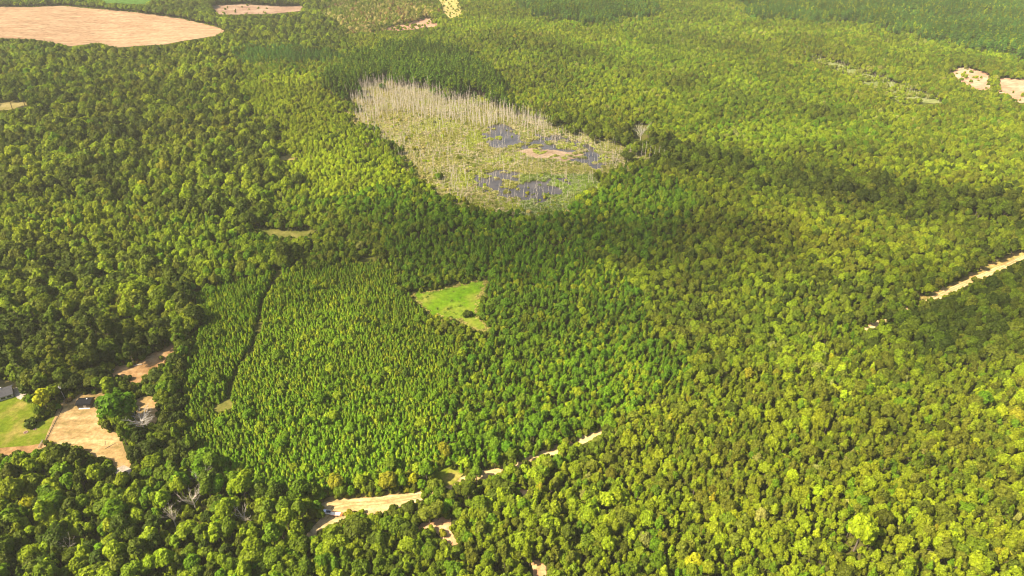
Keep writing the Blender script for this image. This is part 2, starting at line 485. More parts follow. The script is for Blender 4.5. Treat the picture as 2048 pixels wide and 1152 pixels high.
sheet('marsh_ground', wpoly(MARSH, 14, 9, 6), M['marsh'], 0.15, 14)
sheet('pond_water', wpoly(WATER_A, 0, 5, 3), M['water'], 0.35, 14)
sheet('pond_water', wpoly(WATER_B, 0, 5, 3, 5), M['water'], 0.35, 14)
sheet('mud_flat', wpoly(MUD, 0, 4, 3, 9), M['mud'], 0.6, 14)
sheet('lawn', wpoly(LAWN, 1.5, 1, 3), M['lawn'], 0.10, 5)
sheet('yard', wpoly(LAWN_EDGE, 2, 1, 3), M['orange_yard'], 0.06, 5)
sheet('yard', wpoly(HOUSEYARD, 2, 1, 3), M['straw'], 0.08, 5)
sheet('yard', wpoly(YARD, 1.5, 1, 3), M['yard'], 0.14, 5)
sheet('sand_path', wpoly([(96, 886), (130, 880), (170, 876), (206, 880), (238, 882), (240, 890), (206, 891), (168, 886), (120, 890)], 0, 1.2, 2), M['sand'], 0.20, 4)
sheet('yard', wpoly(YARD_N, 3, 1.5, 3), M['orange_yard'], 0.10, 5)
sheet('yard', wpoly(YARD_E, 2, 1.5, 3), M['yard'], 0.10, 5)
sheet('gravel_path', wpoly(GRAVEL, 1.5, 1, 2), M['gravel'], 0.20, 4)
sheet('gravel_path', wpoly(PAD, 0.5, 0.6, 2), M['gravel'], 0.20, 4)
sheet('road_verge', wpoly(TURN_VERGE, 2.5, 1, 3), M['verge'], 0.08, 5)
sheet('dirt_road', wpoly(TURNOUT, 1.2, 0.8, 2), M['sand'], 0.16, 5)
for g in (CLAY_A, CLAY_B, CLAY_C, CLAY_D):
    sheet('clay_bank', wpoly(g, 1.5, 1.2, 2), M['clay'], 0.12, 4)
sheet('road_verge', wpoly(ROAD_VERGE_N, 3, 1.5, 4), M['verge'], 0.08, 6)
for g, m in ((BREAK_END, 'dull_grass'), (BREAK_MID, 'dull_grass'), (BREAK_TOP, 'dull_grass')):
    sheet('firebreak', wpoly(g, 1.5, 0.6, 2), M[m], 0.10, 4)

ROADS = []
def road(line, width, m, lift=0.12):
    px, py = zip(*line)
    x, y, _ = ground(np.array(px), np.array(py))
    pts = np.stack([x, y], -1)
    ROADS.append((pts, width / 2))
    L, Rr = [], []
    for i in range(len(pts) - 1):
        k = max(2, int(np.linalg.norm(pts[i + 1] - pts[i]) / 6))
        for j in range(k + (i == len(pts) - 2)):
            q = pts[i] + (pts[i + 1] - pts[i]) * j / k
            d = pts[i + 1] - pts[i]; d = d / np.linalg.norm(d); n = np.array([-d[1], d[0]])
            w = width / 2 * (1 + 0.25 * mnoise.noise(Vector((q[0] * .15, q[1] * .15, 3))))
            L.append(q + n * w); Rr.append(q - n * w)
    return sheet('dirt_road', np.array(L + Rr[::-1]), m, lift, 6)
road([(2075, 506), (2048, 517), (1990, 541), (1925, 571), (1856, 605), (1746, 650), (1640, 702)], 5.5, M['sand'])
def ruts(line, off, m):
    px, py = zip(*line)
    x, y, _ = ground(np.array(px, float), np.array(py, float))
    p = np.stack([x, y], -1)
    d = np.gradient(p, axis=0); d /= np.linalg.norm(d, axis=1, keepdims=True)
    n = np.stack([-d[:, 1], d[:, 0]], -1)
    for o in (-off, off):
        q = p + n * o
        out = np.vstack([q + n * .28, (q - n * .28)[::-1]])
        structure(sheet('wheel_rut_path', out, m, .22, 3))
ruts([(2048, 511), (1990, 540), (1960, 554), (1925, 569), (1890, 586), (1856, 604)], .95, M['rut'])
ruts([(648, 1040), (668, 1016), (700, 1009), (750, 1007), (800, 1000), (846, 991)], .95, M['rut'])
road([(1400, 782), (1300, 818), (1190, 868), (1108, 901), (1062, 918), (986, 944), (900, 972), (846, 990)], 6.0, M['sand'])

OPEN = [PLOUGH, BROWN, CROP, GLADE_W, GLADE_C, GLADE_S, POWER, TANCUT, HILL_A, HILL_B, FARMARSH, MEADOW, MARSH, LAWN, LAWN_EDGE, HOUSEYARD, YARD, YARD_N, YARD_E, GRAVEL, PAD,
        TURNOUT, TURN_VERGE, CLAY_A, CLAY_B, CLAY_C, CLAY_D, ROAD_E, ROAD_P, ROAD_M, ROAD_M2, ROAD_M3, ROAD_M4, ROAD_W, ROAD_VERGE_N, BREAK, BREAK_END, BREAK_MID, BREAK_TOP, TRACK_N, GRASS_N]
# round the dead trees nothing taller stands in front
DEAD_WINDOWS = [[(374, 984), (410, 984), (412, 1018), (380, 1020)], [(336, 1016), (368, 1014), (370, 1048), (340, 1054)], [(482, 1018), (504, 1016), (504, 1042), (484, 1044)], [(272, 832), (312, 832), (314, 868), (276, 868)], [(1270, 250), (1292, 250), (1292, 278), (1272, 280)]]

# ------------------------------------------------------------------ tree shapes
def unit(rng, n):
    d = rng.normal(size=(n, 3))
    return d / np.linalg.norm(d, axis=1, keepdims=True)

def cards(rng, c, nrm, size, long=1.0):
    """one small bent leaf clump (a quad) at each centre, facing about its normal"""
    n = len(c)
    a = np.cross(nrm, unit(rng, n))
    a /= np.linalg.norm(a, axis=1, keepdims=True) + 1e-9
    b = np.cross(nrm, a)
    s = (np.asarray(size) * rng.uniform(0.6, 1.3, n))[:, None]
    def corner(u, w):
        return c + a * s * u * long * rng.uniform(0.6, 1.25, (n, 1)) + b * s * w * rng.uniform(0.6, 1.25, (n, 1)) + nrm * s * rng.uniform(-0.35, 0.25, (n, 1))
    v = np.stack([corner(-1, -1), corner(1, -1), corner(1, 1), corner(-1, 1)], 1).reshape(-1, 3)
    f = np.arange(4 * n).reshape(n, 4)
    return v, f

def broadleaf_crown(seed, Rc=4.0, zc=7.7, zr=4.3, lobes=17, per=75, size=0.42, open_=0.0, small=1.0, tall=0.95, point=0.0):
    rng = np.random.default_rng(seed)
    d = unit(rng, lobes * 3)
    d = d[d[:, 2] > -0.35][:lobes]
    k = rng.uniform(0.45, 0.78, (len(d), 1))
    ctr = d * k * np.array([Rc, Rc, zr]) + np.array([0, 0, zc])
    ctr = np.vstack([ctr, [[rng.uniform(-.5, .5), rng.uniform(-.5, .5), zc + zr * 0.62]], [[0, 0, zc]]])
    d = np.vstack([d, [[0, 0, 1]], [[0, 0, 1]]])
    rad = Rc * small * rng.uniform(0.22, 0.46, len(ctr)); rad[-1] = Rc * 0.55
    C, Nn = [], []
    for i in range(len(ctr)):
        m = int(per * (rad[i] / (0.36 * Rc)) ** 2)
        q = unit(rng, m * 2)
        q = q[(q @ d[i] > -0.45) & (q[:, 2] > -0.65)][:m]
        q2 = q * rad[i] * np.array([1, 1, tall]) * rng.uniform(0.74, 1.14, (len(q), 1)) + ctr[i]
        C.append(q2)
        nn = q + unit(rng, len(q)) * 0.55 + np.array([0, 0, 0.25])
        Nn.append(nn / np.linalg.norm(nn, axis=1, keepdims=True))
    C = np.vstack(C); Nn = np.vstack(Nn)
    if point:       # a crown that narrows to a tip
        t = np.clip((C[:, 2] - zc + zr) / (2 * zr), 0, 1)
        C[:, :2] *= (1.12 - point * t ** 1.2)[:, None]
        C[:, 2] += point * 1.3 * np.clip(1 - np.hypot(C[:, 0], C[:, 1]) / (.5 * Rc), 0, 1) * t
    if open_:
        keep = rng.random(len(C)) > open_
        C, Nn = C[keep], Nn[keep]
    return cards(rng, C, Nn, size)

def young_pine_crown(seed, H=8.0, Rb=1.55, z0=0.8, size=0.30):
    rng = np.random.default_rng(seed)
    C, Nn = [], []
    z = z0
    while z < H - 0.3:
        t = (z - z0) / (H - z0)
        r = Rb * (1 - t) ** 0.75 * rng.uniform(0.85, 1.15) * (0.75 + 0.25 * min(1, t * 5)) + 0.12
        nb = max(4, int(9 * r / Rb + 2))
        a0 = rng.uniform(0, 6.28)
        for i in range(nb):
            a = a0 + 6.283 * i / nb + rng.normal() * 0.15
            rr = r * rng.uniform(0.75, 1.15)
            for s in (0.45, 0.75, 1.0):
                C.append((math.cos(a) * rr * s, math.sin(a) * rr * s, z + 0.25 * s * rr + rng.normal() * 0.08))
                Nn.append((math.cos(a) * 0.7, math.sin(a) * 0.7, 0.75))
        z += rng.uniform(0.42, 0.6)
    C.append((0, 0, H - 0.1)); Nn.append((0.7, 0, .7)); C.append((0, 0, H + 0.2)); Nn.append((0, .9, .4))
    C = np.array(C); Nn = np.array(Nn) + unit(rng, len(C)) * 0.35
    Nn /= np.linalg.norm(Nn, axis=1, keepdims=True)
    return cards(rng, C, Nn, size, 1.25)

def tall_pine_crown(seed, H=19.0, z0=10.5, Rb=2.6, size=0.42):
    rng = np.random.default_rng(seed)
    C, Nn = [], []
    for k in range(26):
        t = rng.random() ** 0.8
        z = z0 + (H - z0) * t
        r = Rb * math.sin(math.pi * (0.16 + 0.8 * t)) * rng.uniform(0.6, 1.1)
        a = rng.uniform(0, 6.283)
        c = np.array((math.cos(a) * r * .75, math.sin(a) * r * .75, z))
        q = unit(rng, 16)
        C.append(c + q * np.array([1, 1, 0.55]) * rng.uniform(0.5, 1.0))
        Nn.append(q * 0.6 + np.array([0, 0, 0.7]))
    C = np.vstack(C); Nn = np.vstack(Nn) + unit(rng, len(C)) * 0.3
    Nn /= np.linalg.norm(Nn, axis=1, keepdims=True)
    return cards(rng, C, Nn, size, 1.2)

def trunk_shape(seed, H, r0, top, limbs):
    rng = random.Random(seed)
    b = MB()
    lean = [rng.uniform(-.3, .3), rng.uniform(-.3, .3)]
    pts = [(lean[0] * t * t, lean[1] * t * t, H * top * t - 0.4 * (t == 0)) for t in (0, .25, .5, .75, 1)]
    b.tube(pts, [r0 * 1.3, r0, r0 * .8, r0 * .6, r0 * .3], 6)
    for i in range(limbs):
        t = rng.uniform(.4, .85); a = rng.uniform(0, 6.28); L = H * rng.uniform(.16, .28)
        z = H * top * t
        b.tube([(lean[0] * t * t, lean[1] * t * t, z), (math.cos(a) * L * .6, math.sin(a) * L * .6, z + L * .5), (math.cos(a) * L, math.sin(a) * L, z + L * 1.1)], [r0 * .4, r0 * .26, r0 * .1], 4)
    return b

class Kind:
    """the shapes of one kind of tree: crown and trunk apart (single trees) and joined (the far mass)"""
    def __init__(self, name, crowns, trunks, leaf):
        self.crown, self.trunk, self.joined = [], [], []
        for (v, f), tb in zip(crowns, trunks):
            self.crown.append(raw_mesh(name + '_crown', v, f, [M[leaf]]))
            self.trunk.append(tb.mesh(name + '_trunk', [M['bark']]))
            tv = np.array(tb.v); quad = [q for q in tb.f if len(q) == 4]
            jv = np.vstack([v, tv]); jf = np.vstack([f, np.array(quad) + len(v)])
            self.joined.append(raw_mesh(name, jv, jf, [M[leaf], M['bark']], [0] * len(f) + [1] * len(quad)))

K = {}
K['broadleaf_tree'] = Kind('broadleaf_tree',
    [broadleaf_crown(10 + i, 4.0 * w, 7.7, 4.2 * h, lb, 78, 0.35, op, .92, 1.1, (0, .35, .2, 0, .5, .3, 0, .45)[i]) for i, (w, h, lb, op) in enumerate([(1, 1, 22, 0), (1.08, .9, 26, 0), (.95, 1.1, 19, .1), (1.05, .95, 30, 0), (1, 1, 16, .15), (.9, 1.12, 24, 0), (1.12, .85, 28, .05), (1, 1, 20, 0)])],
    [trunk_shape(30 + i, 12, .24, .62, 5) for i in range(8)], 'leaf')
K['slender_tree'] = Kind('slender_tree',
    [broadleaf_crown(60 + i, 2.5 * w, 7.9, 4.9 * h, lb, 46, 0.30, op, .84, 1.5, (.3, .65, .1, .5, .75, .4)[i]) for i, (w, h, lb, op) in enumerate([(1, 1, 22, 0), (.85, 1.08, 18, 0), (1.1, .95, 26, .05), (.95, 1, 17, .12), (.9, 1.1, 20, 0), (1.1, .9, 25, 0)])],
    [trunk_shape(80 + i, 12.5, .17, .7, 4) for i in range(6)], 'leaf')
K['young_pine'] = Kind('young_pine', [young_pine_crown(100 + i, h, r) for i, (h, r) in enumerate([(7.6, 1.4), (8.2, 1.25), (7.0, 1.6), (8.0, 1.3), (7.2, 1.65), (8.6, 1.4)])],
    [trunk_shape(120 + i, 8, .09, .92, 0) for i in range(6)], 'needle')
K['tall_pine'] = Kind('tall_pine', [tall_pine_crown(140 + i, 19 + i * .5, 10.5 - i * .5) for i in range(4)],
    [trunk_shape(160 + i, 19, .22, .9, 3) for i in range(4)], 'needle')
K['bush'] = Kind('bush', [broadleaf_crown(180 + i, 1.6, 1.0, 1.15, 9, 46, 0.26, .05) for i in range(4)], [trunk_shape(190 + i, 1.6, .06, .6, 3) for i in range(4)], 'leaf')
# height of the crown's middle, its top and its radius in the shape's own size
DIM = {'broadleaf_tree': (7.9, 12.0, 4.0), 'slender_tree': (7.9, 12.8, 2.5), 'young_pine': (4.0, 8.0, 1.5), 'tall_pine': (14.5, 19.0, 2.6), 'bush': (1.0, 2.1, 1.6)}

# ------------------------------------------------------------------ what grows where
C = dict(dark=(.046, .070, .005), oak=(.078, .102, .006), mid=(.116, .168, .006), green=(.112, .200, .004), lush=(.074, .158, .004), yellowgreen=(.200, .254, .007), bright=(.258, .324, .008), olive=(.136, .158, .010),
         pale=(.230, .240, .050), yellow=(.33, .330, .008), rust=(.20, .125, .040), pine=(.064, .118, .008), bluepine=(.070, .148, .020), ochre=(.260, .250, .012), straw=(.36, .30, .11))
WORD = dict(dark='dark green', oak='deep olive', mid='mid green', green='fresh green', lush='rich green', yellowgreen='yellow-green', bright='bright lime', olive='dull olive', pale='pale grey-green', yellow='yellow', rust='rusty brown', pine='dark green', bluepine='bluish green', ochre='ochre', straw='straw coloured')
# region: outline, spacing, {kind: share}, crown scale range, stretch in height, {colour: share}
REG = [
    ('mixed', None, 4.0, dict(broadleaf_tree=.75, slender_tree=.25), (.50, .9), 1.04, dict(mid=.24, green=.18, yellowgreen=.36, olive=.12, oak=.06, pale=.03)),
    ('north', [(560, 0), (2048, 0), (2048, 300), (1500, 300), (1250, 260), (1000, 200), (960, 120), (700, 90), (560, 70)], 4.2, dict(broadleaf_tree=.8, slender_tree=.2), (.50, .88), 1.02, dict(mid=.27, green=.12, yellowgreen=.42, olive=.14, oak=.03, pale=.018, yellow=.002)),
    ('northwest', [(0, 0), (640, 0), (700, 90), (560, 110), (440, 120), (0, 120)], 5.8, dict(broadleaf_tree=1), (.8, 1.4), 1.0, dict(dark=.2, mid=.32, oak=.2, yellowgreen=.18, olive=.1)),
    ('greyscrub', [(640, 0), (860, 0), (880, 40), (780, 60), (700, 70), (640, 40)], 5.04, dict(broadleaf_tree=.7, slender_tree=.3), (.6, 1.0), 1.0, dict(pale=.3, olive=.35, straw=.12, rust=.08, mid=.15)),
    ('east', [(1180, 250), (1500, 290), (2048, 300), (2048, 560), (1840, 600), (1740, 650), (1560, 640), (1420, 740), (1300, 640), (1230, 500), (1180, 380)], 3.95, dict(broadleaf_tree=.75, slender_tree=.25), (.50, .88), 1.04, dict(olive=.30, mid=.27, oak=.15, yellowgreen=.23, dark=.05)),
    ('drainage', [(1090, 232), (1250, 268), (1420, 300), (1640, 346), (1800, 366), (2048, 398), (2048, 436), (1780, 412), (1600, 392), (1400, 350), (1240, 312)], 5.4, dict(broadleaf_tree=.95, slender_tree=.05), (.7, 1.25), 1.0, dict(dark=.3, oak=.3, mid=.3, olive=.1)),
    ('drain_north', [(980, 70), (1120, 90), (1330, 150), (1500, 190), (1700, 225), (1700, 238), (1480, 205), (1300, 168), (1100, 106), (980, 84)], 5.4, dict(broadleaf_tree=1), (.7, 1.2), 1.0, dict(oak=.3, mid=.5, olive=.2)),
    ('oaks', [(0, 90), (440, 90), (480, 130), (470, 200), (540, 260), (600, 330), (520, 430), (500, 470), (640, 480), (600, 520), (390, 575), (400, 640), (360, 700), (240, 750), (0, 765)], 6.0, dict(broadleaf_tree=.95, slender_tree=.05), (.78, 1.45), 1.0, dict(dark=.19, oak=.23, mid=.22, olive=.13, yellowgreen=.21, green=.02, ochre=.002)),
    ('limes', [(0, 395), (200, 390), (420, 430), (620, 480), (520, 540), (390, 560), (260, 480), (0, 470)], 5.0, dict(broadleaf_tree=.7, slender_tree=.3), (.6, 1.05), 1.05, dict(yellowgreen=.42, green=.2, mid=.2, olive=.12, ochre=.01, bright=.05)),
    ('regrowth', [(470, 150), (600, 150), (690, 190), (760, 290), (870, 370), (900, 400), (700, 420), (600, 400), (560, 330), (540, 260), (480, 210)], 3.6, dict(broadleaf_tree=.6, slender_tree=.4), (.46, .78), 1.0, dict(bright=.5, yellowgreen=.34, olive=.06, mid=.08, pale=.02)),
    ('pondside', [(870, 380), (930, 410), (1080, 432), (1190, 385), (1230, 345), (1290, 330), (1420, 400), (1300, 520), (1000, 470), (760, 460), (640, 400), (760, 370)], 4.0, dict(broadleaf_tree=.6, slender_tree=.4), (.5, .9), 1.02, dict(lush=.3, mid=.3, green=.2, yellowgreen=.12, oak=.08)),
    ('pinestand', [(660, 150), (720, 115), (840, 95), (950, 130), (1000, 180), (1020, 222), (900, 188), (780, 170), (690, 195), (660, 185)], 3.36, dict(tall_pine=.9, broadleaf_tree=.1), (.8, 1.1), 1.0, dict(pine=.8, mid=.2)),
    ('farpines', [(1440, -60), (2048, -60), (2048, 120), (1960, 95), (1830, 70), (1700, 40), (1600, 40), (1500, 30)], 4.3, dict(tall_pine=.68, broadleaf_tree=.32), (.8, 1.1), 1.0, dict(bluepine=.5, pine=.15, mid=.25, yellowgreen=.1)),
    ('farpinesb', [(1040, 10), (1130, -10), (1280, -10), (1310, 25), (1220, 44), (1090, 34)], 4.2, dict(tall_pine=.7, broadleaf_tree=.3), (.8, 1.1), 1.0, dict(bluepine=.5, pine=.2, mid=.3)),
    ('stripe', [(450, 100), (600, 95), (690, 120), (650, 128), (560, 128), (480, 118)], 3.86, dict(tall_pine=.8, broadleaf_tree=.2), (.7, .9), .8, dict(bluepine=.6, pine=.3, mid=.1)),
    ('lushyoung', [(760, 460), (900, 470), (1000, 470), (1180, 500), (1270, 560), (1330, 680), (1420, 740), (1320, 800), (1190, 862), (1080, 900), (960, 940), (860, 930), (860, 760), (960, 660), (975, 560), (830, 580), (790, 540)], 2.95, dict(slender_tree=.62, young_pine=.2, broadleaf_tree=.18), (.48, .80), 1.0, dict(lush=.26, green=.38, mid=.16, yellowgreen=.2)),
    ('plantation', [(392, 575), (470, 555), (556, 530), (700, 520), (760, 512), (800, 560), (826, 590), (850, 640), (930, 665), (900, 760), (880, 930), (760, 940), (640, 985), (560, 960), (440, 940), (380, 890), (350, 830), (372, 740), (400, 640)], 1.8, dict(young_pine=.965, slender_tree=.025, broadleaf_tree=.01), (.56, .84), .9, dict(green=.52, mid=.2, yellowgreen=.26, pine=.02)),
    ('homewood', [(0, 640), (230, 640), (360, 690), (225, 740), (205, 785), (125, 800), (60, 800), (0, 760)], 5.54, dict(broadleaf_tree=.8, tall_pine=.2), (.85, 1.4), 1.0, dict(dark=.34, oak=.28, mid=.22, olive=.16)),
    ('yardwood', [(255, 760), (350, 690), (400, 640), (372, 740), (350, 830), (390, 890), (430, 940), (260, 945), (240, 870), (310, 800)], 4.70, dict(broadleaf_tree=.8, slender_tree=.2), (.7, 1.15), 1.0, dict(dark=.34, oak=.22, mid=.24, green=.1, yellowgreen=.1)),
    ('roadeast', [(1760, 650), (1850, 610), (2048, 520), (2048, 730), (1960, 720), (1840, 700)], 5.04, dict(broadleaf_tree=.85, slender_tree=.15), (.75, 1.2), 1.0, dict(dark=.32, oak=.28, mid=.24, olive=.16)),
    ('hill', [(1180, 900), (1300, 800), (1440, 740), (1600, 650), (1760, 650), (1840, 700), (1960, 720), (2048, 730), (2048, 1152), (900, 1152), (960, 1040), (1000, 960)], 3.3, dict(slender_tree=.6, broadleaf_tree=.4), (.48, .90), 1.1, dict(yellowgreen=.38, olive=.24, mid=.17, green=.08, oak=.06, bright=.05, ochre=.006, pale=.01)),
    ('roadside', [(860, 930), (980, 930), (1200, 850), (1240, 870), (1100, 960), (1000, 1000), (900, 1040), (820, 1040), (760, 1030), (860, 1000)], 4.6, dict(broadleaf_tree=.7, slender_tree=.3), (.55, .98), 1.0, dict(mid=.35, oak=.2, olive=.15, yellowgreen=.2, green=.1)),
    ('southwest', [(0, 900), (230, 920), (380, 930), (560, 965), (650, 990), (640, 1060), (560, 1152), (0, 1152)], 5.4, dict(broadleaf_tree=.85, slender_tree=.15), (.68, 1.25), 1.08, dict(mid=.24, dark=.12, oak=.14, green=.2, yellowgreen=.26, olive=.03, ochre=.01)),
    ('south', [(560, 1090), (660, 1050), (740, 1040), (900, 1050), (1000, 1100), (1000, 1152), (540, 1152)], 4.1, dict(broadleaf_tree=.75, slender_tree=.25), (.54, .98), 1.05, dict(mid=.26, green=.2, yellowgreen=.32, oak=.1, olive=.08, bright=.04)),
]

# single trees that stand out in the photograph: kind, pixel of the crown's middle, crown scale, height stretch, colour, label
HEROES = [
    ('broadleaf_tree', 229, 810, 2.05, .92, 'lush', 'large rich green tree on the dry yard beside the dark-roofed shed'),
    ('broadleaf_tree', 243, 836, 1.25, .9, 'mid', 'lower green tree in front of the large yard tree, over the sandy yard'),
    ('broadleaf_tree', 214, 768, 1.05, .95, 'yellowgreen', 'yellowish tree behind the large yard tree, at the clay track'),
    ('broadleaf_tree', 84, 794, 1.35, .95, 'yellow', 'golden tree between the grey-roofed house and the sandy yard'),
    ('broadleaf_tree', 104, 780, 1.0, .95, 'yellowgreen', 'yellowish tree behind the golden tree, beside the utility pole'),
    ('broadleaf_tree', 50, 778, 1.0, .9, 'dark', 'dark tree beside the gravel pad of the grey-roofed house'),
    ('broadleaf_tree', 258, 702, 1.3, 1.1, 'dark', 'tall dark tree standing in the orange clay clearing'),
    ('broadleaf_tree', 312, 752, 1.15, .8, 'dark', 'round dark tree on the lower side of the orange clay clearing'),
    ('broadleaf_tree', 268, 622, .9, .9, 'rust', 'rusty brown tree in the dark oak wood above the clay clearing'),
    ('broadleaf_tree', 285, 370, 1.3, .8, 'yellow', 'wide yellow crown in the dark oak wood'),
    ('broadleaf_tree', 1724, 1062, 1.6, 1.1, 'bright', 'large bright lime tree standing out on the slope of slender trees'),
    ('broadleaf_tree', 1388, 1122, 1.0, .9, 'yellow', 'yellow tree low on the slope near the bottom edge'),
    ('broadleaf_tree', 1216, 1000, 1.1, 1.0, 'bright', 'bright lime pointed tree among dull crowns below the hidden road'),
    ('slender_tree', 1265, 1072, 1.0, 1.0, 'bright', 'slim bright lime tree lower down the slope'),
    ('broadleaf_tree', 1660, 716, .8, 1.0, 'yellow', 'small yellow treetop at the upper edge of the slope'),
    ('broadleaf_tree', 2036, 830, 1.05, .9, 'ochre', 'orange tinted tree at the frame edge of the slope'),
    ('broadleaf_tree', 672, 962, .95, 1.1, 'ochre', 'yellowing tree behind the pale turnout, first of the row'),
    ('broadleaf_tree', 722, 962, .95, .9, 'yellowgreen', 'yellow-green tree in the row behind the pale turnout'),
    ('broadleaf_tree', 776, 958, 1.1, .95, 'ochre', 'broad yellowing tree in the row behind the pale turnout'),
    ('broadleaf_tree', 826, 958, .85, .9, 'yellow', 'yellow tree at the end of the row behind the turnout'),
    ('broadleaf_tree', 852, 940, 1.15, 1.0, 'green', 'fresh green tree closing the row behind the turnout'),
    ('broadleaf_tree', 888, 898, .95, 1.1, 'ochre', 'pale yellow tree among pines up the slope from the turnout'),
    ('broadleaf_tree', 818, 1012, .72, .95, 'oak', 'dark tree leaning over the narrow end of the pale turnout'),
    ('broadleaf_tree', 716, 1050, 1.3, .9, 'oak', 'wide dark tree on the near edge of the turnout below the trailer'),
    ('broadleaf_tree', 600, 1016, 1.15, 1.15, 'mid', 'tall tree overhanging the white pickup'),
    ('broadleaf_tree', 572, 1036, 1.2, 1.1, 'yellowgreen', 'tall yellow-green tree two crowns out from the white pickup'),
    ('slender_tree', 873, 634, .62, .62, 'yellow', 'small yellow tree at the lower edge of the meadow'),
    ('broadleaf_tree', 954, 672, .8, .8, 'yellowgreen', 'round yellow-green tree below the meadow point'),
    ('broadleaf_tree', 1012, 606, 1.0, .9, 'lush', 'wide rich green tree right beside the meadow'),
    ('broadleaf_tree', 226, 1020, 1.35, 1.0, 'green', 'large lush green crown in the shadowy wood below the gravel patch'),
    ('broadleaf_tree', 138, 962, 1.1, 1.0, 'green', 'fresh green round tree below the long sandy yard'),
    ('broadleaf_tree', 55, 1000, .9, .9, 'yellow', 'yellow crown low at the edge of the shadowy wood'),
    ('broadleaf_tree', 302, 918, .75, 1.0, 'yellow', 'small yellow tree beside the dark bushes under the grey dead tree'),
]
LONE_BUSH = (935, 627)

rngs = np.random.default_rng(7)
reg_names = [r[0] for r in REG]

def classify(px, py):
    u = np.clip(px, 1, 2046); v = np.clip(py, 1, 1150)
    idx = np.zeros(px.shape, int)
    for i, r in enumerate(REG):
        if r[1] is not None:
            idx[inside(u, v, r[1])] = i
    return idx

def blocked(x, y, h, sc_r, kmid, ktop, low=False):
    """does a tree of this size stand or show in one of the open places?"""
    bad = np.zeros(x.shape, bool)
    for pts, hw in ROADS:
        for a, b in zip(pts[:-1], pts[1:]):
            t = np.clip(((x - a[0]) * (b - a)[0] + (y - a[1]) * (b - a)[1]) / np.sum((b - a) ** 2), 0, 1)
            dd = np.hypot(x - a[0] - t * (b - a)[0], y - a[1] - t * (b - a)[1])
            bad |= dd < hw * .25 + .05 * sc_r
    z0 = height(x, y)
    tests = [(0, z0), (0, z0 + kmid * .6), (0, z0 + ktop)] + [(q, z0 + kmid) for q in (-1, -.5, 0, .5, 1)] + [(q, z0 + ktop * .86) for q in (-.6, -.2, .2, .6)] + [(q, z0 + kmid * .72) for q in (-.8, .8)]
    for dx, z in tests:
        ux, uy, _ = project(x + dx * sc_r, y, z)
        for poly in (OPEN if low else OPEN + DEAD_WINDOWS):
            px, py = ux, uy
            a = np.asarray(poly)
            lo, hi = a.min(0), a.max(0)
            if poly is MARSH:       # the swamp's edge is ragged: shrubs and trees stand into it
                px = px + (vnoise(x, y, 17, 201) - .5) * 70 + (vnoise(x, y, 2.1, 202) - .5) * 26 - 6
                py = py + (vnoise(x, y, 17, 203) - .5) * 30 + (vnoise(x, y, 2.1, 204) - .5) * 12 - 2
            k = (px > lo[0]) & (px < hi[0]) & (py > lo[1]) & (py < hi[1]) & ~bad
            if k.any():
                w = np.where(k)[0]
                bad[w[inside(px[w], py[w], poly)]] = True
    return bad

def shades(x, y, mid, top):
    hit = np.zeros(x.shape, bool)
    for frac in (.45, .8, 1.0):
        t = (mid + (top - mid) * frac) / to_sun.z
        sx, sy = x - to_sun.x * t, y - to_sun.y * t
        px, py, _ = project(sx, sy, height(sx, sy))
        for poly in SUNLIT:
            hit |= inside(px, py, poly)
    return hit
SUNLIT = [[(662, 998), (760, 990), (846, 985), (850, 998), (740, 1034), (694, 1022), (688, 1036), (664, 1048), (650, 1060), (646, 1050), (656, 1030)], [(130, 830), (150, 806), (204, 800), (200, 830), (240, 868), (246, 905), (240, 930), (206, 910), (92, 884)], YARD_N, [(290, 790), (312, 796), (312, 845), (286, 850)],
          LAWN, CLAY_A, CLAY_B, ROAD_M, ROAD_M2, ROAD_W, ROAD_E, GLADE_C, BREAK_END, [(240, 934), (262, 940), (262, 952), (244, 950)]]
TREES = {k: [] for k in K}      # kind -> rows x, y, z, scale xy, scale z, rotation, colour index, tint
CN = list(C)
hero_rows = []
for kind, hx, hy, s, st, col, lab in HEROES:
    mid = DIM[kind][0] * s * st
    x, y, z = ground(np.array([float(hx)]), np.array([float(hy)]), mid)
    hero_rows.append((kind, float(x[0]), float(y[0]), float(height(x, y)[0]), s, s * st, col, lab))

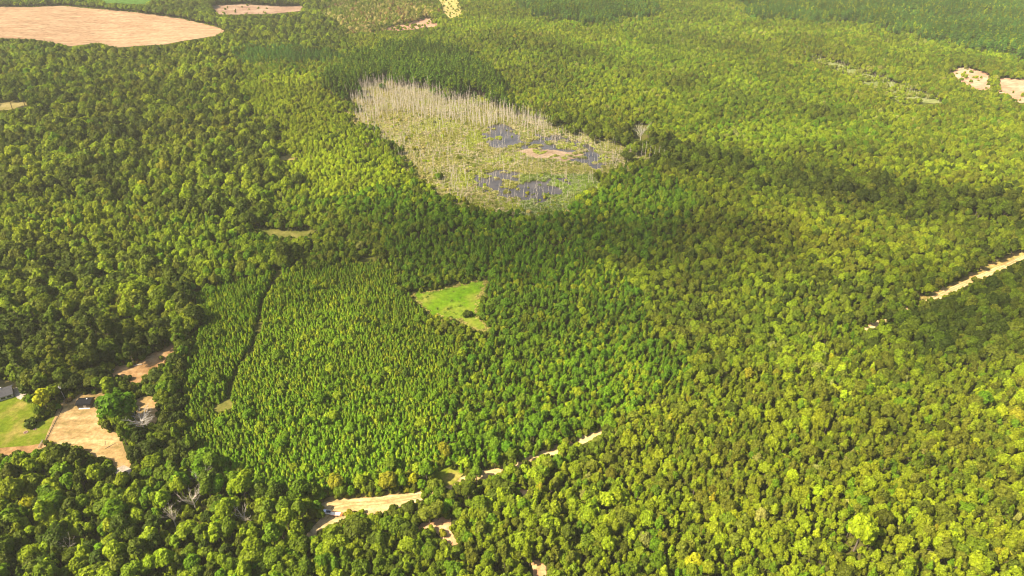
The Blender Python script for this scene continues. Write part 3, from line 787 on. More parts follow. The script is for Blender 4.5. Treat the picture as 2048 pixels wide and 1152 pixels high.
for ri, (nm, poly, sp, kinds, (s0, s1), st, cols) in enumerate(REG):
    if poly is None:
        bx = (-1350, 1350, 120, 1950)
    else:
        a = np.asarray(poly, float).copy()
        # world box of the outline, wider where it touches the frame
        ex = np.concatenate([a, a + [60, 0], a - [60, 0], a + [0, 110], a - [0, 45]])
        ex[:, 1] = np.maximum(ex[:, 1], -40)
        ex[:, 0] = np.where(ex[:, 0] <= 60, -260, np.where(ex[:, 0] >= 1988, 2308, ex[:, 0]))
        gx, gy, _ = ground(ex[:, 0], ex[:, 1])
        bx = (gx.min() - 20, gx.max() + 20, max(110, gy.min() - 40), min(1950, gy.max() + 40))
        if (a[:, 1] >= 1150).any():
            bx = (bx[0], bx[1], 110, bx[3])
        if (a[:, 1] <= 1).any():
            bx = (bx[0], bx[1], bx[2], 1950)
    nx = int((bx[1] - bx[0]) / sp) + 1; ny = int((bx[3] - bx[2]) / (sp * .866)) + 1
    gx, gy = np.meshgrid(np.arange(nx), np.arange(ny))
    x = bx[0] + (gx + 0.5 * (gy % 2)) * sp; y = bx[2] + gy * sp * .866
    x = x.ravel() + rngs.normal(0, sp * .27, x.size); y = y.ravel() + rngs.normal(0, sp * .27, y.size)
    # stay within the view and a margin around it
    px, py, d = project(x, y, height(x, y) + 6)
    k = (px > -230) & (px < 2278) & (py > -40)
    x, y, px, py = x[k], y[k], px[k], py[k]
    k = classify(px + (vnoise(x, y, 22, 5) - .5) * 34 + rngs.normal(0, 7, px.size), py + (vnoise(x, y, 22, 6) - .5) * 16 + rngs.normal(0, 3.5, px.size)) == ri
    x, y = x[k], y[k]
    n = len(x)
    if not n:
        continue
    kn = list(kinds)
    ki = rngs.choice(len(kn), n, p=np.array(list(kinds.values())) / sum(kinds.values()))
    # sizes and colours drift in patches, as stands do
    patch = vnoise(x, y, sp * 9, 3 + ri)
    sc = s0 + (s1 - s0) * np.clip(rngs.random(n) ** 2.0 * .95 + patch * .5 - .12, -.08, 1.3)
    p0 = np.array([cols[c] for c in cols]); cidx = np.array([CN.index(c) for c in cols])
    pn = vnoise(x, y, sp * 6, 50 + ri); u = np.clip(0.55 * (np.clip((pn - .5) * 1.7 + .5, 0, 1)) + rngs.random(n) * .62 - .085, 0, .9999)
    order = rngs.permutation(len(p0))
    cum = np.cumsum(p0[order]) / p0.sum()
    ci = cidx[order][np.clip(np.searchsorted(cum, u), 0, len(p0) - 1)]
    ci = np.where(rngs.random(n) < .6, ci, rngs.choice(cidx, n, p=p0 / p0.sum()))
    tint = np.array([C[c] for c in CN])[ci] * rngs.uniform(.84, 1.18, (n, 1)) * (1 + rngs.normal(0, .035, (n, 3))) * (.70 + .60 * vnoise(x, y, 62, 91))[:, None]
    hue = vnoise(x, y, 120, 92) - .5
    tint = tint * np.column_stack([1 + .16 * hue, np.ones(n), np.ones(n)])
    for q, kind in enumerate(kn):
        m = np.where(ki == q)[0]
        if not len(m):
            continue
        mid, top, rad = DIM[kind]
        s = sc[m] * (1.0 if kind != 'young_pine' else 1.0)
        zs = s * st * (rngs.uniform(.80, 1.14, len(m)) if kind != 'young_pine' else rngs.uniform(.8, 1.08, len(m)))
        if kind == 'young_pine':
            s = s * rngs.uniform(1.0, 1.35, len(m))
        low = shades(x[m], y[m], mid * zs, top * zs)
        s = np.where(low, s * .62, s); zs = np.where(low, zs * .5, zs)
        bad = blocked(x[m], y[m], 0, s * rad, mid * zs, top * zs)
        for hk, hx, hy, hz, hs, hzs, _, _ in hero_rows:
            bad |= (x[m] - hx) ** 2 + (y[m] - hy) ** 2 < (0.72 * DIM[hk][2] * hs + 0.3 * rad * s) ** 2
        g = ~bad
        m2 = m[g]
        rows = np.column_stack([x[m2], y[m2], height(x[m2], y[m2]) - .05, s[g], zs[g], rngs.uniform(0, 6.283, g.sum()), ci[m2], np.clip(tint[m2], .004, .6)])
        TREES[kind].append(rows)
TREES = {k: (np.vstack(v) if v else np.zeros((0, 10))) for k, v in TREES.items()}

# ------------------------------------------------------------------ masses of instances
def stuff(name, shapes, rows, seed=1, lean=.04):
    """ONE object: a far mass of copies on points, each with its own size, turn and tint"""
    rng = np.random.default_rng(seed)
    n = len(rows)
    me = bpy.data.meshes.new(name)
    me.vertices.add(n)
    me.vertices.foreach_set('co', rows[:, :3].astype(np.float32).ravel())
    def attr(nm, typ, key, arr):
        a = me.attributes.new(nm, typ, 'POINT')
        a.data.foreach_set(key, np.ascontiguousarray(arr).ravel())
    attr('scl', 'FLOAT_VECTOR', 'vector', np.column_stack([rows[:, 3], rows[:, 3], rows[:, 4]]).astype(np.float32))
    attr('rot', 'FLOAT_VECTOR', 'vector', np.column_stack([rng.normal(0, lean, n), rng.normal(0, lean, n), rows[:, 5]]).astype(np.float32))
    attr('variant', 'INT', 'value', rng.integers(0, len(shapes), n).astype(np.int32))
    attr('tint', 'FLOAT_COLOR', 'color', np.column_stack([rows[:, 7:10], np.ones(n)]).astype(np.float32))
    o = bpy.data.objects.new(name, me)
    COL.objects.link(o)
    ng = bpy.data.node_groups.new(name, 'GeometryNodeTree')
    ng.interface.new_socket('Geometry', in_out='INPUT', socket_type='NodeSocketGeometry')
    ng.interface.new_socket('Geometry', in_out='OUTPUT', socket_type='NodeSocketGeometry')
    gi = ng.nodes.new('NodeGroupInput'); go = ng.nodes.new('NodeGroupOutput')
    inst = ng.nodes.new('GeometryNodeInstanceOnPoints')
    g2i = ng.nodes.new('GeometryNodeGeometryToInstance')
    for sh in shapes:
        src = bpy.data.objects.new(name + '_shape', sh)     # never linked to the scene
        oi = ng.nodes.new('GeometryNodeObjectInfo')
        oi.inputs['Object'].default_value = src
        oi.inputs['As Instance'].default_value = False
        ng.links.new(oi.outputs['Geometry'], g2i.inputs[0])
    def named(nm, typ):
        a = ng.nodes.new('GeometryNodeInputNamedAttribute')
        a.data_type = typ
        a.inputs['Name'].default_value = nm
        return a.outputs[0]
    ng.links.new(gi.outputs[0], inst.inputs['Points'])
    ng.links.new(g2i.outputs[0], inst.inputs['Instance'])
    inst.inputs['Pick Instance'].default_value = True
    ng.links.new(named('variant', 'INT'), inst.inputs['Instance Index'])
    ng.links.new(named('rot', 'FLOAT_VECTOR'), inst.inputs['Rotation'])
    ng.links.new(named('scl', 'FLOAT_VECTOR'), inst.inputs['Scale'])
    ng.links.new(inst.outputs[0], go.inputs[0])
    md = o.modifiers.new('copies', 'NODES')
    md.node_group = ng
    o['kind'] = 'stuff'
    return o

# ------------------------------------------------------------------ single trees
ORD = 'first second third fourth fifth sixth seventh eighth ninth tenth eleventh twelfth thirteenth fourteenth fifteenth sixteenth seventeenth eighteenth nineteenth twentieth'.split()
TENS = {20: 'twenty', 30: 'thirty', 40: 'forty', 50: 'fifty', 60: 'sixty'}
def ordinal(i):
    if i < 20:
        return ORD[i]
    t, u = divmod(i + 1, 10)
    return TENS[t * 10][:-1] + 'ieth' if u == 0 else TENS[t * 10] + '-' + ORD[u - 1]
MARKS = [('the white pickup', 652, 1024), ('the dark-roofed shed', 172, 806), ('the pale gravel patch', 246, 944), ('the white dead tree', 392, 1005), ('the forked dead tree', 352, 1042), ('the small dead tree', 492, 1034),
         ('the red clay bank', 882, 1060), ('the bottom sandy gap', 1076, 1138), ('the large bright lime tree', 1724, 1062), ('the yellow slope tree', 1388, 1122), ('the pointed lime tree', 1216, 1000),
         ('the orange edge tree', 2036, 830), ('the bottom left corner', 0, 1152), ('the bottom right corner', 2048, 1152), ('the narrow road gap', 986, 944), ('the short road gap', 1178, 872),
         ('the meadow bush', 935, 627), ('the meadow point', 955, 655), ('the firebreak foot', 446, 815), ('the firebreak bend', 514, 655), ('the pale turnout', 760, 1006), ('the yellow meadow tree', 873, 634),
         ('the firebreak top', 555, 545), ('the wide yellow oak crown', 285, 370), ('the grey dead tree', 290, 850), ('the east road end', 1850, 605), ('the hidden road', 1740, 652), ('the lime slope sapling', 1265, 1072),
         ('the yellowing tree row', 740, 962), ('the turnout grass', 900, 948), ('the middle bottom edge', 560, 1150)]
DIRS = ['right of', 'below and right of', 'below', 'below and left of', 'left of', 'above and left of', 'above', 'above and right of']

def label_all(items):
    """items: (key word, px, py) -> one label each: what it looks like, on which side of a landmark it stands, which one out"""
    cells = {}
    for i, (word, px, py) in enumerate(items):
        m = min(range(len(MARKS)), key=lambda k: (MARKS[k][1] - px) ** 2 + (MARKS[k][2] - py) ** 2)
        dx, dy = px - MARKS[m][1], py - MARKS[m][2]
        o = int(round(math.atan2(dy, dx) / (math.pi / 4))) % 8
        cells.setdefault((word, m, o), []).append((dx * dx + dy * dy, i))
    out = [None] * len(items)
    for (word, m, o), lst in cells.items():
        lst.sort()
        for r, (_, i) in enumerate(lst):
            tail = f'{DIRS[o]} {MARKS[m][0]}'
            out[i] = f'{word}, {tail}' if len(lst) == 1 else f'{word}, {ordinal(r)} {tail}'
    return out

SIZEW = {'broadleaf_tree': 'round-crowned tree', 'slender_tree': 'slender leafy tree', 'young_pine': 'cone-shaped young pine', 'tall_pine': 'tall pine'}
protos = {}
def plant(kind, v, x, y, z, s, zs, rz, tint, label, cat, group):
    """one tree as a thing: an empty at its foot with crown and trunk as parts"""
    key = (kind, v)
    root = bpy.data.objects.new(kind, None) if key not in protos else protos[key][0].copy()
    if key not in protos:
        c = bpy.data.objects.new('crown', K[kind].crown[v]); t = bpy.data.objects.new('trunk', K[kind].trunk[v])
    else:
        c = protos[key][1].copy(); t = protos[key][2].copy()
    for o in (root, c, t):
        COL.objects.link(o)
    c.parent = root; t.parent = root
    root.empty_display_size = 0.5
    root.location = (x, y, z); root.scale = (s, s, zs); root.rotation_euler = (0, 0, rz)
    c['tint'] = [float(q) for q in tint]
    tag(root, label, cat, group)
    protos.setdefault(key, (root, c, t))
    return root

prng = np.random.default_rng(99)
LIMIT = {'broadleaf_tree': 300 - len([h for h in HEROES if h[0] == 'broadleaf_tree']), 'slender_tree': 296, 'young_pine': 300, 'tall_pine': 40, 'bush': 0}
GROUPS = {'broadleaf_tree': 'round-crowned broadleaf trees', 'slender_tree': 'slender leafy trees', 'young_pine': 'young pines of the plantation', 'tall_pine': 'tall pines'}
FOREST = {'broadleaf_tree': 'broadleaf_forest', 'slender_tree': 'slender_woods', 'young_pine': 'young_pine_woods', 'tall_pine': 'tall_pine_woods'}
chosen = []
for kind, rows in TREES.items():
    if not len(rows):
        continue
    mid, top, rad = DIM[kind]
    px, py, d = project(rows[:, 0], rows[:, 1], rows[:, 2] + (mid + .25 * top) * rows[:, 4])
    seen = (px > 6) & (px < 2042) & (py > 4) & (py < 1144)
    size = rows[:, 3] * rows[:, 4] / d ** 2 * seen
    pick = np.argsort(-size)[:LIMIT[kind]]
    pick = pick[size[pick] > 0]
    for i in pick:
        chosen.append((kind, rows[i], f'{WORD[CN[int(rows[i, 6])]]} {SIZEW[kind]}', px[i], py[i]))
    rest = np.ones(len(rows), bool); rest[pick] = False
    o = stuff(FOREST[kind], K[kind].joined, rows[rest], 5)
    print(kind, len(rows), 'single', len(pick))
for (kind, row, w, px, py), lab in zip(chosen, label_all([(c[2], c[3], c[4]) for c in chosen])):
    plant(kind, int(prng.integers(len(K[kind].crown))), *row[:6], row[7:10], lab, 'tree' if kind != 'young_pine' and kind != 'tall_pine' else 'pine tree', GROUPS[kind])
for kind, x, y, z, s, zs, col, lab in hero_rows:
    plant(kind, int(prng.integers(len(K[kind].crown))), x, y, z, s, zs, float(prng.uniform(0, 6.28)), np.array(C[col]) * prng.uniform(.95, 1.1), lab, 'tree', GROUPS[kind])

def bush(px, py, s, col, lab, group=None):
    x, y, z = ground(np.array([float(px)]), np.array([float(py)]), 1.0 * s)
    return plant('bush', int(prng.integers(4)), float(x[0]), float(y[0]), float(height(x, y)[0]), s, s * .95, float(prng.uniform(0, 6.28)), np.array(C[col]), lab, 'bush', group)
bush(935, 627, 2.1, 'dark', 'round dark bush standing alone on the green meadow')
bush(64, 846, 2.2, 'dark', 'dark bush on the lawn below the golden tree')
bush(76, 836, 1.9, 'olive', 'dull olive bush under the golden tree')
bush(254, 756, 1.5, 'dark', 'small dark bush on the orange clay track')
bush(138, 801, 1.3, 'rust', 'brownish thorn bush beside the utility pole')
bush(322, 716, 1.2, 'olive', 'dull bush at the far end of the clay clearing')
bush(98, 826, 1.0, 'ochre', 'low ochre shrub in the shade beside the lawn')
bush(698, 1026, 1.5, 'ochre', 'thin ochre bush on the sand beside the trailer')
bush(672, 1054, 1.3, 'olive', 'olive bush on the sandy edge below the trailer')
bush(652, 1062, 1.5, 'yellowgreen', 'yellow-green bush where the turnout narrows')
bush(848, 990, 1.2, 'mid', 'green bush at the narrow tip of the turnout')
bush(886, 1066, 1.4, 'ochre', 'straw coloured bush on the red clay bank')
bush(862, 1060, 1.6, 'yellowgreen', 'yellow-green bush splitting the red clay bank')
bush(1862, 600, 1.6, 'mid', 'green bush at the near end of the east road')
bush(1952, 560, 1.9, 'olive', 'olive bush on the verge halfway along the east road')
bush(876, 930, 1.6, 'yellowgreen', 'yellow-green bush on the grass by the turnout')

# ------------------------------------------------------------------ the swamp: dead trunks, reeds, shrubs
def snag_shape(seed, H, r):
    rng = random.Random(seed)
    b = MB()
    a, c = rng.uniform(-.5, .5), rng.uniform(-.5, .5)
    b.tube([(0, 0, -.5), (a * .3, c * .3, H * .4), (a, c, H)], [r, r * .75, r * .28], 5)
    for i in range(rng.randint(3, 7)):
        t = rng.uniform(.35, .95); g = rng.uniform(0, 6.28); L = rng.uniform(.6, 1.7)
        b.tube([(a * t, c * t, H * t), (a * t + math.cos(g) * L, c * t + math.sin(g) * L, H * t + L * .5)], [r * .4, r * .12], 4)
    return b
SNAGS = []
for i, (h, r) in enumerate([(16, .22), (14, .19), (18, .24), (11, .22), (15, .18), (8, .24)]):
    SNAGS.append(snag_shape(200 + i, h, r).mesh('dead_trunk', [M['dead_wood']]))
SNAG_H = [16, 14, 18, 11, 15, 8]
MX, MY, _ = ground(np.array([p[0] for p in MARSH], float), np.array([p[1] for p in MARSH], float))
MARSH_WORLD = wpoly(MARSH, 14, 9, 6)
def marsh_points(step, seed):
    rng = np.random.default_rng(seed)
    gx, gy = np.meshgrid(np.arange(MX.min() - 25, MX.max() + 25, step), np.arange(MY.min() - 20, MY.max() + 40, step))
    x = gx.ravel() + rng.normal(0, step * .4, gx.size); y = gy.ravel() + rng.normal(0, step * .4, gx.size)
    px, py, d = project(x, y, height(x, y))
    k = inside(x, y, MARSH_WORLD)
    return x[k], y[k], px[k], py[k], rng

TRUNK_ZONE = [(690, 205), (725, 172), (790, 170), (880, 184), (960, 208), (1040, 232), (1110, 258), (1080, 268), (1010, 248), (960, 262), (930, 252), (860, 240), (790, 235), (720, 250)]
LINE_ZONE = [(1040, 262), (1120, 262), (1200, 285), (1250, 305), (1240, 330), (1210, 338), (1180, 300), (1100, 285), (1040, 280)]
EDGE_ZONE = [(940, 290), (1010, 298), (1060, 318), (1120, 330), (1080, 350), (990, 335), (940, 310)]
x, y, px, py, rng = marsh_points(3.9, 31)
u = rng.random(len(x))
dens = np.where(inside(px, py, TRUNK_ZONE), .80, np.where(inside(px, py, LINE_ZONE), .6, np.where(inside(px, py, EDGE_ZONE), .55, .24)))
dens = np.where(px < 940, np.maximum(dens, .55), dens)
dens *= np.clip(.3 + 1.3 * vnoise(x, y, 26, 77), 0, 1.3)
k = u < dens
k &= ~inside(px, py, MUD) & inside(px, py, MARSH)
x, y, px, py = x[k], y[k], px[k], py[k]
n = len(x)
zone = inside(px, py, TRUNK_ZONE)
s = np.where(zone, rng.uniform(.75, 1.25, n), rng.uniform(.35, .8, n))
rows = np.column_stack([x, y, height(x, y), s * .9 + .1, s, rng.uniform(0, 6.28, n), np.zeros(n), np.ones((n, 3))])
size = s
pick = np.argsort(-size / (y + 200))[:290]
rest = np.ones(n, bool); rest[pick] = False
stuff('dead_trunks', SNAGS, rows[rest], 9, .10)
sn0 = None
for i in pick:
    v = int(rng.integers(len(SNAGS)))
    o = bpy.data.objects.new('bare_snag', SNAGS[v])
    COL.objects.link(o)
    o.location = rows[i, :3]
    o.scale = (rows[i, 3], rows[i, 3], rows[i, 4])
    o.rotation_euler = (rng.normal(0, .09), rng.normal(0, .09), rows[i, 5])
    hh = SNAG_H[v] * rows[i, 4]
    sz = 'tall' if hh > 15 else 'middle-sized' if hh > 10 else 'short'
    wh = 'pale bare dead trunk in the dense stand at the far end of the swamp' if zone[i] else 'bare dead trunk standing near the dark swamp water' if px[i] > 940 else 'bare dead trunk among yellow shrubs of the swamp'
    tag(o, f'{sz} {wh}', 'dead tree', f'{sz} trunks: {wh}')
print('snags', n)

def tuft_shape(seed, n=60, Rr=1.6, h=0.9):
    rng = np.random.default_rng(seed)
    c = np.column_stack([rng.normal(0, Rr * .5, n), rng.normal(0, Rr * .5, n), rng.uniform(.1, h, n)])
    nn = np.column_stack([rng.normal(0, .6, n), rng.normal(0, .6, n), np.ones(n) * .8])
    nn /= np.linalg.norm(nn, axis=1, keepdims=True)
    return raw_mesh('reeds', *cards(rng, c, nn, .30, 1.5), [M['grass_blade']])
TUFTS = [tuft_shape(300 + i) for i in range(4)]
# reeds and floating mats
x, y, px, py, rng = marsh_points(1.9, 41)
wA, wB = inside(px, py, WATER_A), inside(px, py, WATER_B)
nz = vnoise(x, y, 14, 5) * .6 + vnoise(x, y, 5, 8) * .4
keep = np.where(wA, nz > .61, np.where(wB, nz > .46, nz > .10)) & ~(inside(px, py, MUD) & (nz < .62))
x, y, px, py, nz = x[keep], y[keep], px[keep], py[keep], nz[keep]
n = len(x)
pal = np.array([(.25, .25, .05), (.34, .30, .13), (.17, .20, .03), (.36, .31, .18), (.27, .30, .04)])
pn = vnoise(x, y, 22, 15)
pi = np.clip((pn * 1.5 - .25 + rng.normal(0, .14, n)) * 5, 0, 4.99).astype(int)
west = np.clip((940 - px) / 250, 0, 1)
tint = pal[pi] * rng.uniform(.8, 1.2, (n, 1))
tint = tint * (1 - .5 * west[:, None]) + np.array([.46, .37, .19]) * .5 * west[:, None]
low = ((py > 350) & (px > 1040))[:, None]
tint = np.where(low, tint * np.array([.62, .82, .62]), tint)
s = rng.uniform(.6, 1.3, n)
stuff('marsh_grass', TUFTS, np.column_stack([x, y, height(x, y) + .3, s, s * rng.uniform(.7, 1.5, n), rng.uniform(0, 6.28, n), np.zeros(n), tint]), 3)
# low shrubs
x, y, px, py, rng = marsh_points(5.0, 51)
west = np.clip((980 - px) / 200, 0, 1) * np.clip((py - 215) / 60, 0, 1)
p = np.clip(.03 + .5 * west + .25 * (py > 385) + .25 * (px < 760) + .6 * ~inside(px, py, MARSH), 0, .85)
p = np.where(inside(px, py, WATER_A) | inside(px, py, MUD), .015, p)
k = rng.random(len(x)) < p
x, y, px, py, west = x[k], y[k], px[k], py[k], west[k]
n = len(x)
pal = np.array([C['yellowgreen'], C['bright'], C['ochre'], C['olive'], C['straw'], C['pale']])
pi = rng.choice(6, n, p=[.34, .2, .12, .12, .12, .1])
s = rng.uniform(.4, 1.0, n) + .8 * rng.random(n) ** 4
stuff('swamp_shrubs', K['bush'].joined, np.column_stack([x, y, height(x, y), s, s * rng.uniform(.9, 1.5, n), rng.uniform(0, 6.28, n), np.zeros(n), pal[pi] * rng.uniform(.8, 1.25, (n, 1))]), 4)

# scrub on the far marsh and on the bare slopes
def scatter(poly, step, seed, grow=6):
    rng = np.random.default_rng(seed)
    o = wpoly(poly, grow, 6, 8, seed)
    gx, gy = np.meshgrid(np.arange(o[:, 0].min(), o[:, 0].max(), step), np.arange(o[:, 1].min(), o[:, 1].max(), step))
    x = gx.ravel() + rng.normal(0, step * .4, gx.size); y = gy.ravel() + rng.normal(0, step * .4, gx.size)
    k = inside(x, y, o)
    return x[k], y[k], rng
def scrub():
    out = []
    for poly, step, cols, (a, b), seed in ((FARMARSH, 3.6, ('yellowgreen', 'mid', 'pale', 'olive', 'yellowgreen'), (.5, 1.9), 71), (HILL_A, 13, ('mid', 'yellowgreen', 'pale'), (.6, 2.2), 72), (HILL_B, 13, ('mid', 'yellowgreen'), (.6, 2.2), 73),
                                           (TANCUT, 7, ('yellowgreen', 'olive'), (.6, 1.8), 74), (POWER, 12, ('yellowgreen', 'olive', 'pale'), (.5, 1.5), 75), (BROWN, 22, ('olive', 'pale'), (.6, 1.6), 76)):
        x, y, rng = scatter(poly, step, seed)
        nz = vnoise(x, y, step * 3.5, seed)
        k = nz > .42
        x, y = x[k], y[k]
        n = len(x)
        s = rng.uniform(a, b, n)
        t = np.array([C[cols[i]] for i in rng.integers(0, len(cols), n)]) * rng.uniform(.8, 1.25, (n, 1))
        out.append(np.column_stack([x, y, height(x, y), s, s * rng.uniform(.8, 1.6, n), rng.uniform(0, 6.28, n), np.zeros(n), t]))
    return np.vstack(out)
stuff('scrub', K['bush'].joined, scrub(), 12)
x, y, rng = scatter([(1600, 105), (1660, 118), (1720, 138), (1785, 160), (1850, 186), (1890, 204), (1840, 204), (1780, 176), (1700, 150), (1640, 130)], 9.5, 81)
n = len(x); s = rng.uniform(.3, .75, n)
stuff('dead_trunks', SNAGS, np.column_stack([x, y, height(x, y), s, s, rng.uniform(0, 6.28, n), np.zeros(n), np.ones((n, 3))]), 13)

def meadow_grass():
    x, y, rng = scatter(MEADOW, 1.5, 85, 2.5)
    n = len(x)
    px, py, _ = project(x, y, height(x, y))
    edge = ~inside(px, py, np.asarray(MEADOW, float) * .94 + np.asarray(MEADOW, float).mean(0) * .06) | (vnoise(x, y, 9, 86) > .80)
    k = edge | (rng.random(n) < .06)
    x, y, edge = x[k], y[k], edge[k]; n = len(x)
    t = np.where(edge[:, None], np.array([.30, .26, .07]), np.array([.12, .18, .012])) * rng.uniform(.7, 1.25, (n, 1))
    s = rng.uniform(.35, .9, n)
    return np.column_stack([x, y, height(x, y), s, s * rng.uniform(.4, 1.0, n), rng.uniform(0, 6.28, n), np.zeros(n), t])
stuff('meadow_grass', TUFTS, meadow_grass(), 14)

# undergrowth along the edges of roads, yards and clearings
def edge_shrubs():
    rng = np.random.default_rng(61)
    out = []
    for poly, cols, m in ((TURNOUT, ('yellowgreen', 'mid', 'ochre'), 2), (TURN_VERGE, ('yellowgreen', 'mid'), 2), (ROAD_E, ('mid', 'olive', 'yellowgreen'), 2), (YARD, ('olive', 'dark', 'ochre'), 2), (YARD_N, ('dark', 'olive', 'rust'), 2),
                          (CLAY_A, ('yellowgreen', 'olive'), 2), (GLADE_C, ('oak', 'mid'), 2), (BREAK, ('mid', 'oak', 'yellowgreen'), 2), (PLOUGH, ('mid', 'yellowgreen'), 3), (GRASS_N, ('yellowgreen', 'olive'), 2), (LAWN_EDGE, ('olive', 'mid'), 2)):
        o = wpoly(poly, 2.6, 1.5, 2.2)
        for q in o:
            if rng.random() < .75:
                s = rng.uniform(.45, 1.15)
                out.append((q[0] + rng.normal(0, .8), q[1] + rng.normal(0, .8), 0, s, s * rng.uniform(.8, 1.5), rng.uniform(0, 6.28), 0, *(np.array(C[cols[rng.integers(len(cols))]]) * rng.uniform(.8, 1.25))))
    a = np.array(out)
    # the low layer under the near crowns
    gx, gy = np.meshgrid(np.arange(-330, 331, 3.4), np.arange(150, 470, 3.4))
    x = gx.ravel() + rng.normal(0, 1.1, gx.size); y = gy.ravel() + rng.normal(0, 1.1, gx.size)
    px, py, _ = project(x, y, height(x, y))
    k = (px > -60) & (px < 2108)
    pl = classify(px, py) == reg_names.index('plantation')
    x, y, n, pl = x[k], y[k], int(k.sum()), pl[k]
    t = np.array([C['mid'], C['oak'], C['olive'], C['yellowgreen']])[rng.integers(0, 4, n)] * rng.uniform(.7, 1.1, (n, 1))
    s = np.where(pl, .7, 1.0) * rng.uniform(.8, 1.6, n)
    a = np.vstack([a, np.column_stack([x, y, np.zeros(n), s, s * rng.uniform(.8, 1.6, n), rng.uniform(0, 6.28, n), np.zeros(n), t])])
    a = a[~blocked(a[:, 0], a[:, 1], 0, a[:, 3] * 1.5, a[:, 4] * .5, a[:, 4] * 1.3, True)]
    a[:, 2] = height(a[:, 0], a[:, 1])
    return a
stuff('undergrowth', K['bush'].joined, edge_shrubs(), 6)

# pale tall pines with bare stems along the swamp's far shore
for i, (hx, hy) in enumerate([(1283, 300), (1290, 302), (1298, 306), (1307, 308), (1316, 312), (1326, 314), (1268, 296)]):
    x, y, z = ground(np.array([float(hx)]), np.array([hy + 14.0]))
    z = float(height(x, y)[0])
    o = bpy.data.objects.new('bare_snag', SNAGS[[0, 2, 4][i % 3]])
    COL.objects.link(o)
    o.location = (float(x[0]), float(y[0]), z); o.scale = (1.1, 1.1, 1.0 + .05 * (i % 3)); o.rotation_euler = (0, 0, i)
    tag(o, 'pale bare stem in the short line at the east shore of the swamp', 'dead tree', 'line of pale stems on the east shore')

# ------------------------------------------------------------------ dead trees with forked limbs
def dead_tree(hx, hy, H, spread, seed, m, lab, lean=(0, 0), limbs=6, r0=.32):
    rng = random.Random(seed)
    x, y, z = ground(np.array([float(hx)]), np.array([float(hy)]))
    root = empty('dead_tree', (float(x[0]), float(y[0]), float(height(x, y)[0])))
    tag(root, lab, 'dead tree')
    top = Vector((lean[0] * H, lean[1] * H, H * .55))
    MB().tube([(0, 0, -.4), tuple(top * .5), tuple(top)], [r0, r0 * .8, r0 * .6], 7).build('trunk', m, root)
    def grow(b, p, d, L, r, dep):
        q = p + d * L * .5 + Vector((rng.uniform(-1, 1), rng.uniform(-1, 1), rng.uniform(-.3, .6))) * L * .1
        e = q + (d + Vector((rng.uniform(-.4, .4), rng.uniform(-.4, .4), rng.uniform(0, .4)))).normalized() * L * .5
        b.tube([p, q, e], [r, r * .75, r * .45], 5)
        if dep:
            for _ in range(rng.randint(2, 3)):
                dd = (d + Vector((rng.uniform(-1, 1), rng.uniform(-1, 1), rng.uniform(-.35, .7))) * .85).normalized()
                grow(b, e if rng.random() < .7 else q, dd, L * rng.uniform(.5, .75), r * .5, dep - 1)
    for i in range(limbs):
        a = 6.283 * i / limbs + rng.uniform(-.4, .4)
        t = rng.uniform(.5, 1)
        b = MB()
        for _ in range(2):
            e = Vector((math.cos(a + rng.uniform(-.5, .5)) * spread, math.sin(a + rng.uniform(-.5, .5)) * spread, rng.uniform(.5, 1.3))).normalized()
            grow(b, top * rng.uniform(.4, 1), e, H * rng.uniform(.2, .34), r0 * .36, 2)
        d = Vector((math.cos(a) * spread, math.sin(a) * spread, rng.uniform(.4, 1.1))).normalized()
        grow(b, top * t, d, H * rng.uniform(.3, .42), r0 * .5, 2)
        b.build('limb', m, root)
    return root
dead_tree(290, 862, 14, 1.7, 1, M['grey_wood'], 'sprawling grey dead tree at the edge of the dry yard', limbs=9, r0=.42)
dead_tree(392, 1018, 13, .8, 2, M['dead_wood'], 'bare white dead tree with forked limbs rising from the shadowy wood', r0=.36)
dead_tree(352, 1052, 12, .35, 3, M['dead_wood'], 'forked dead tree with upright pale stems in the shadowy wood', limbs=6, r0=.32)
dead_tree(492, 1048, 9, .8, 4, M['dead_wood'], 'small pale dead tree among round green crowns', limbs=5, r0=.34)
dead_tree(410, 982, 13, .6, 5, M['grey_wood'], 'thin grey dead tree behind the bare white dead tree', limbs=5, r0=.2)
dead_tree(1280, 286, 21, .5, 6, M['grey_wood'], 'grey bare tree on the wooded shore beyond the swamp', r0=.42)
dead_tree(145, 1108, 11, .5, 7, M['dead_wood'], 'low pale dead stems near the bottom edge of the shadowy wood', limbs=4, r0=.2)

# ------------------------------------------------------------------ homestead
def put(px, py):
    x, y, z = ground(np.array([float(px)]), np.array([float(py)]))
    return float(x[0]), float(y[0]), float(height(x, y)[0])

def gable(b_wall, b_roof, L, W, h, rise, over=.35, th=.14):
    """walls along x with gable ends, and a pitched roof of two slabs"""
    prof = [(-W / 2, -.3), (W / 2, -.3), (W / 2, h), (0, h + rise), (-W / 2, h)]
    n = len(prof)
    vs = [(-L / 2, y, z) for y, z in prof] + [(L / 2, y, z) for y, z in prof]
    b_wall.add(vs, [tuple(range(n)), tuple(reversed(range(n, 2 * n)))] + [(i, i + n, (i + 1) % n + n, (i + 1) % n) for i in range(n)])
    k = rise / (W / 2)
    for s in (-1, 1):
        y0, z0 = 0, h + rise + .03
        y1, z1 = s * (W / 2 + over), h - k * over + .03
        a, b = -L / 2 - over, L / 2 + over
        vs = [(a, y0, z0), (b, y0, z0), (b, y1, z1), (a, y1, z1)]
        vs += [(p, q, r + th) for p, q, r in vs]
        b_roof.add(vs, [(3, 2, 1, 0), (4, 5, 6, 7), (0, 1, 5, 4), (1, 2, 6, 5), (2, 3, 7, 6), (3, 0, 4, 7)])

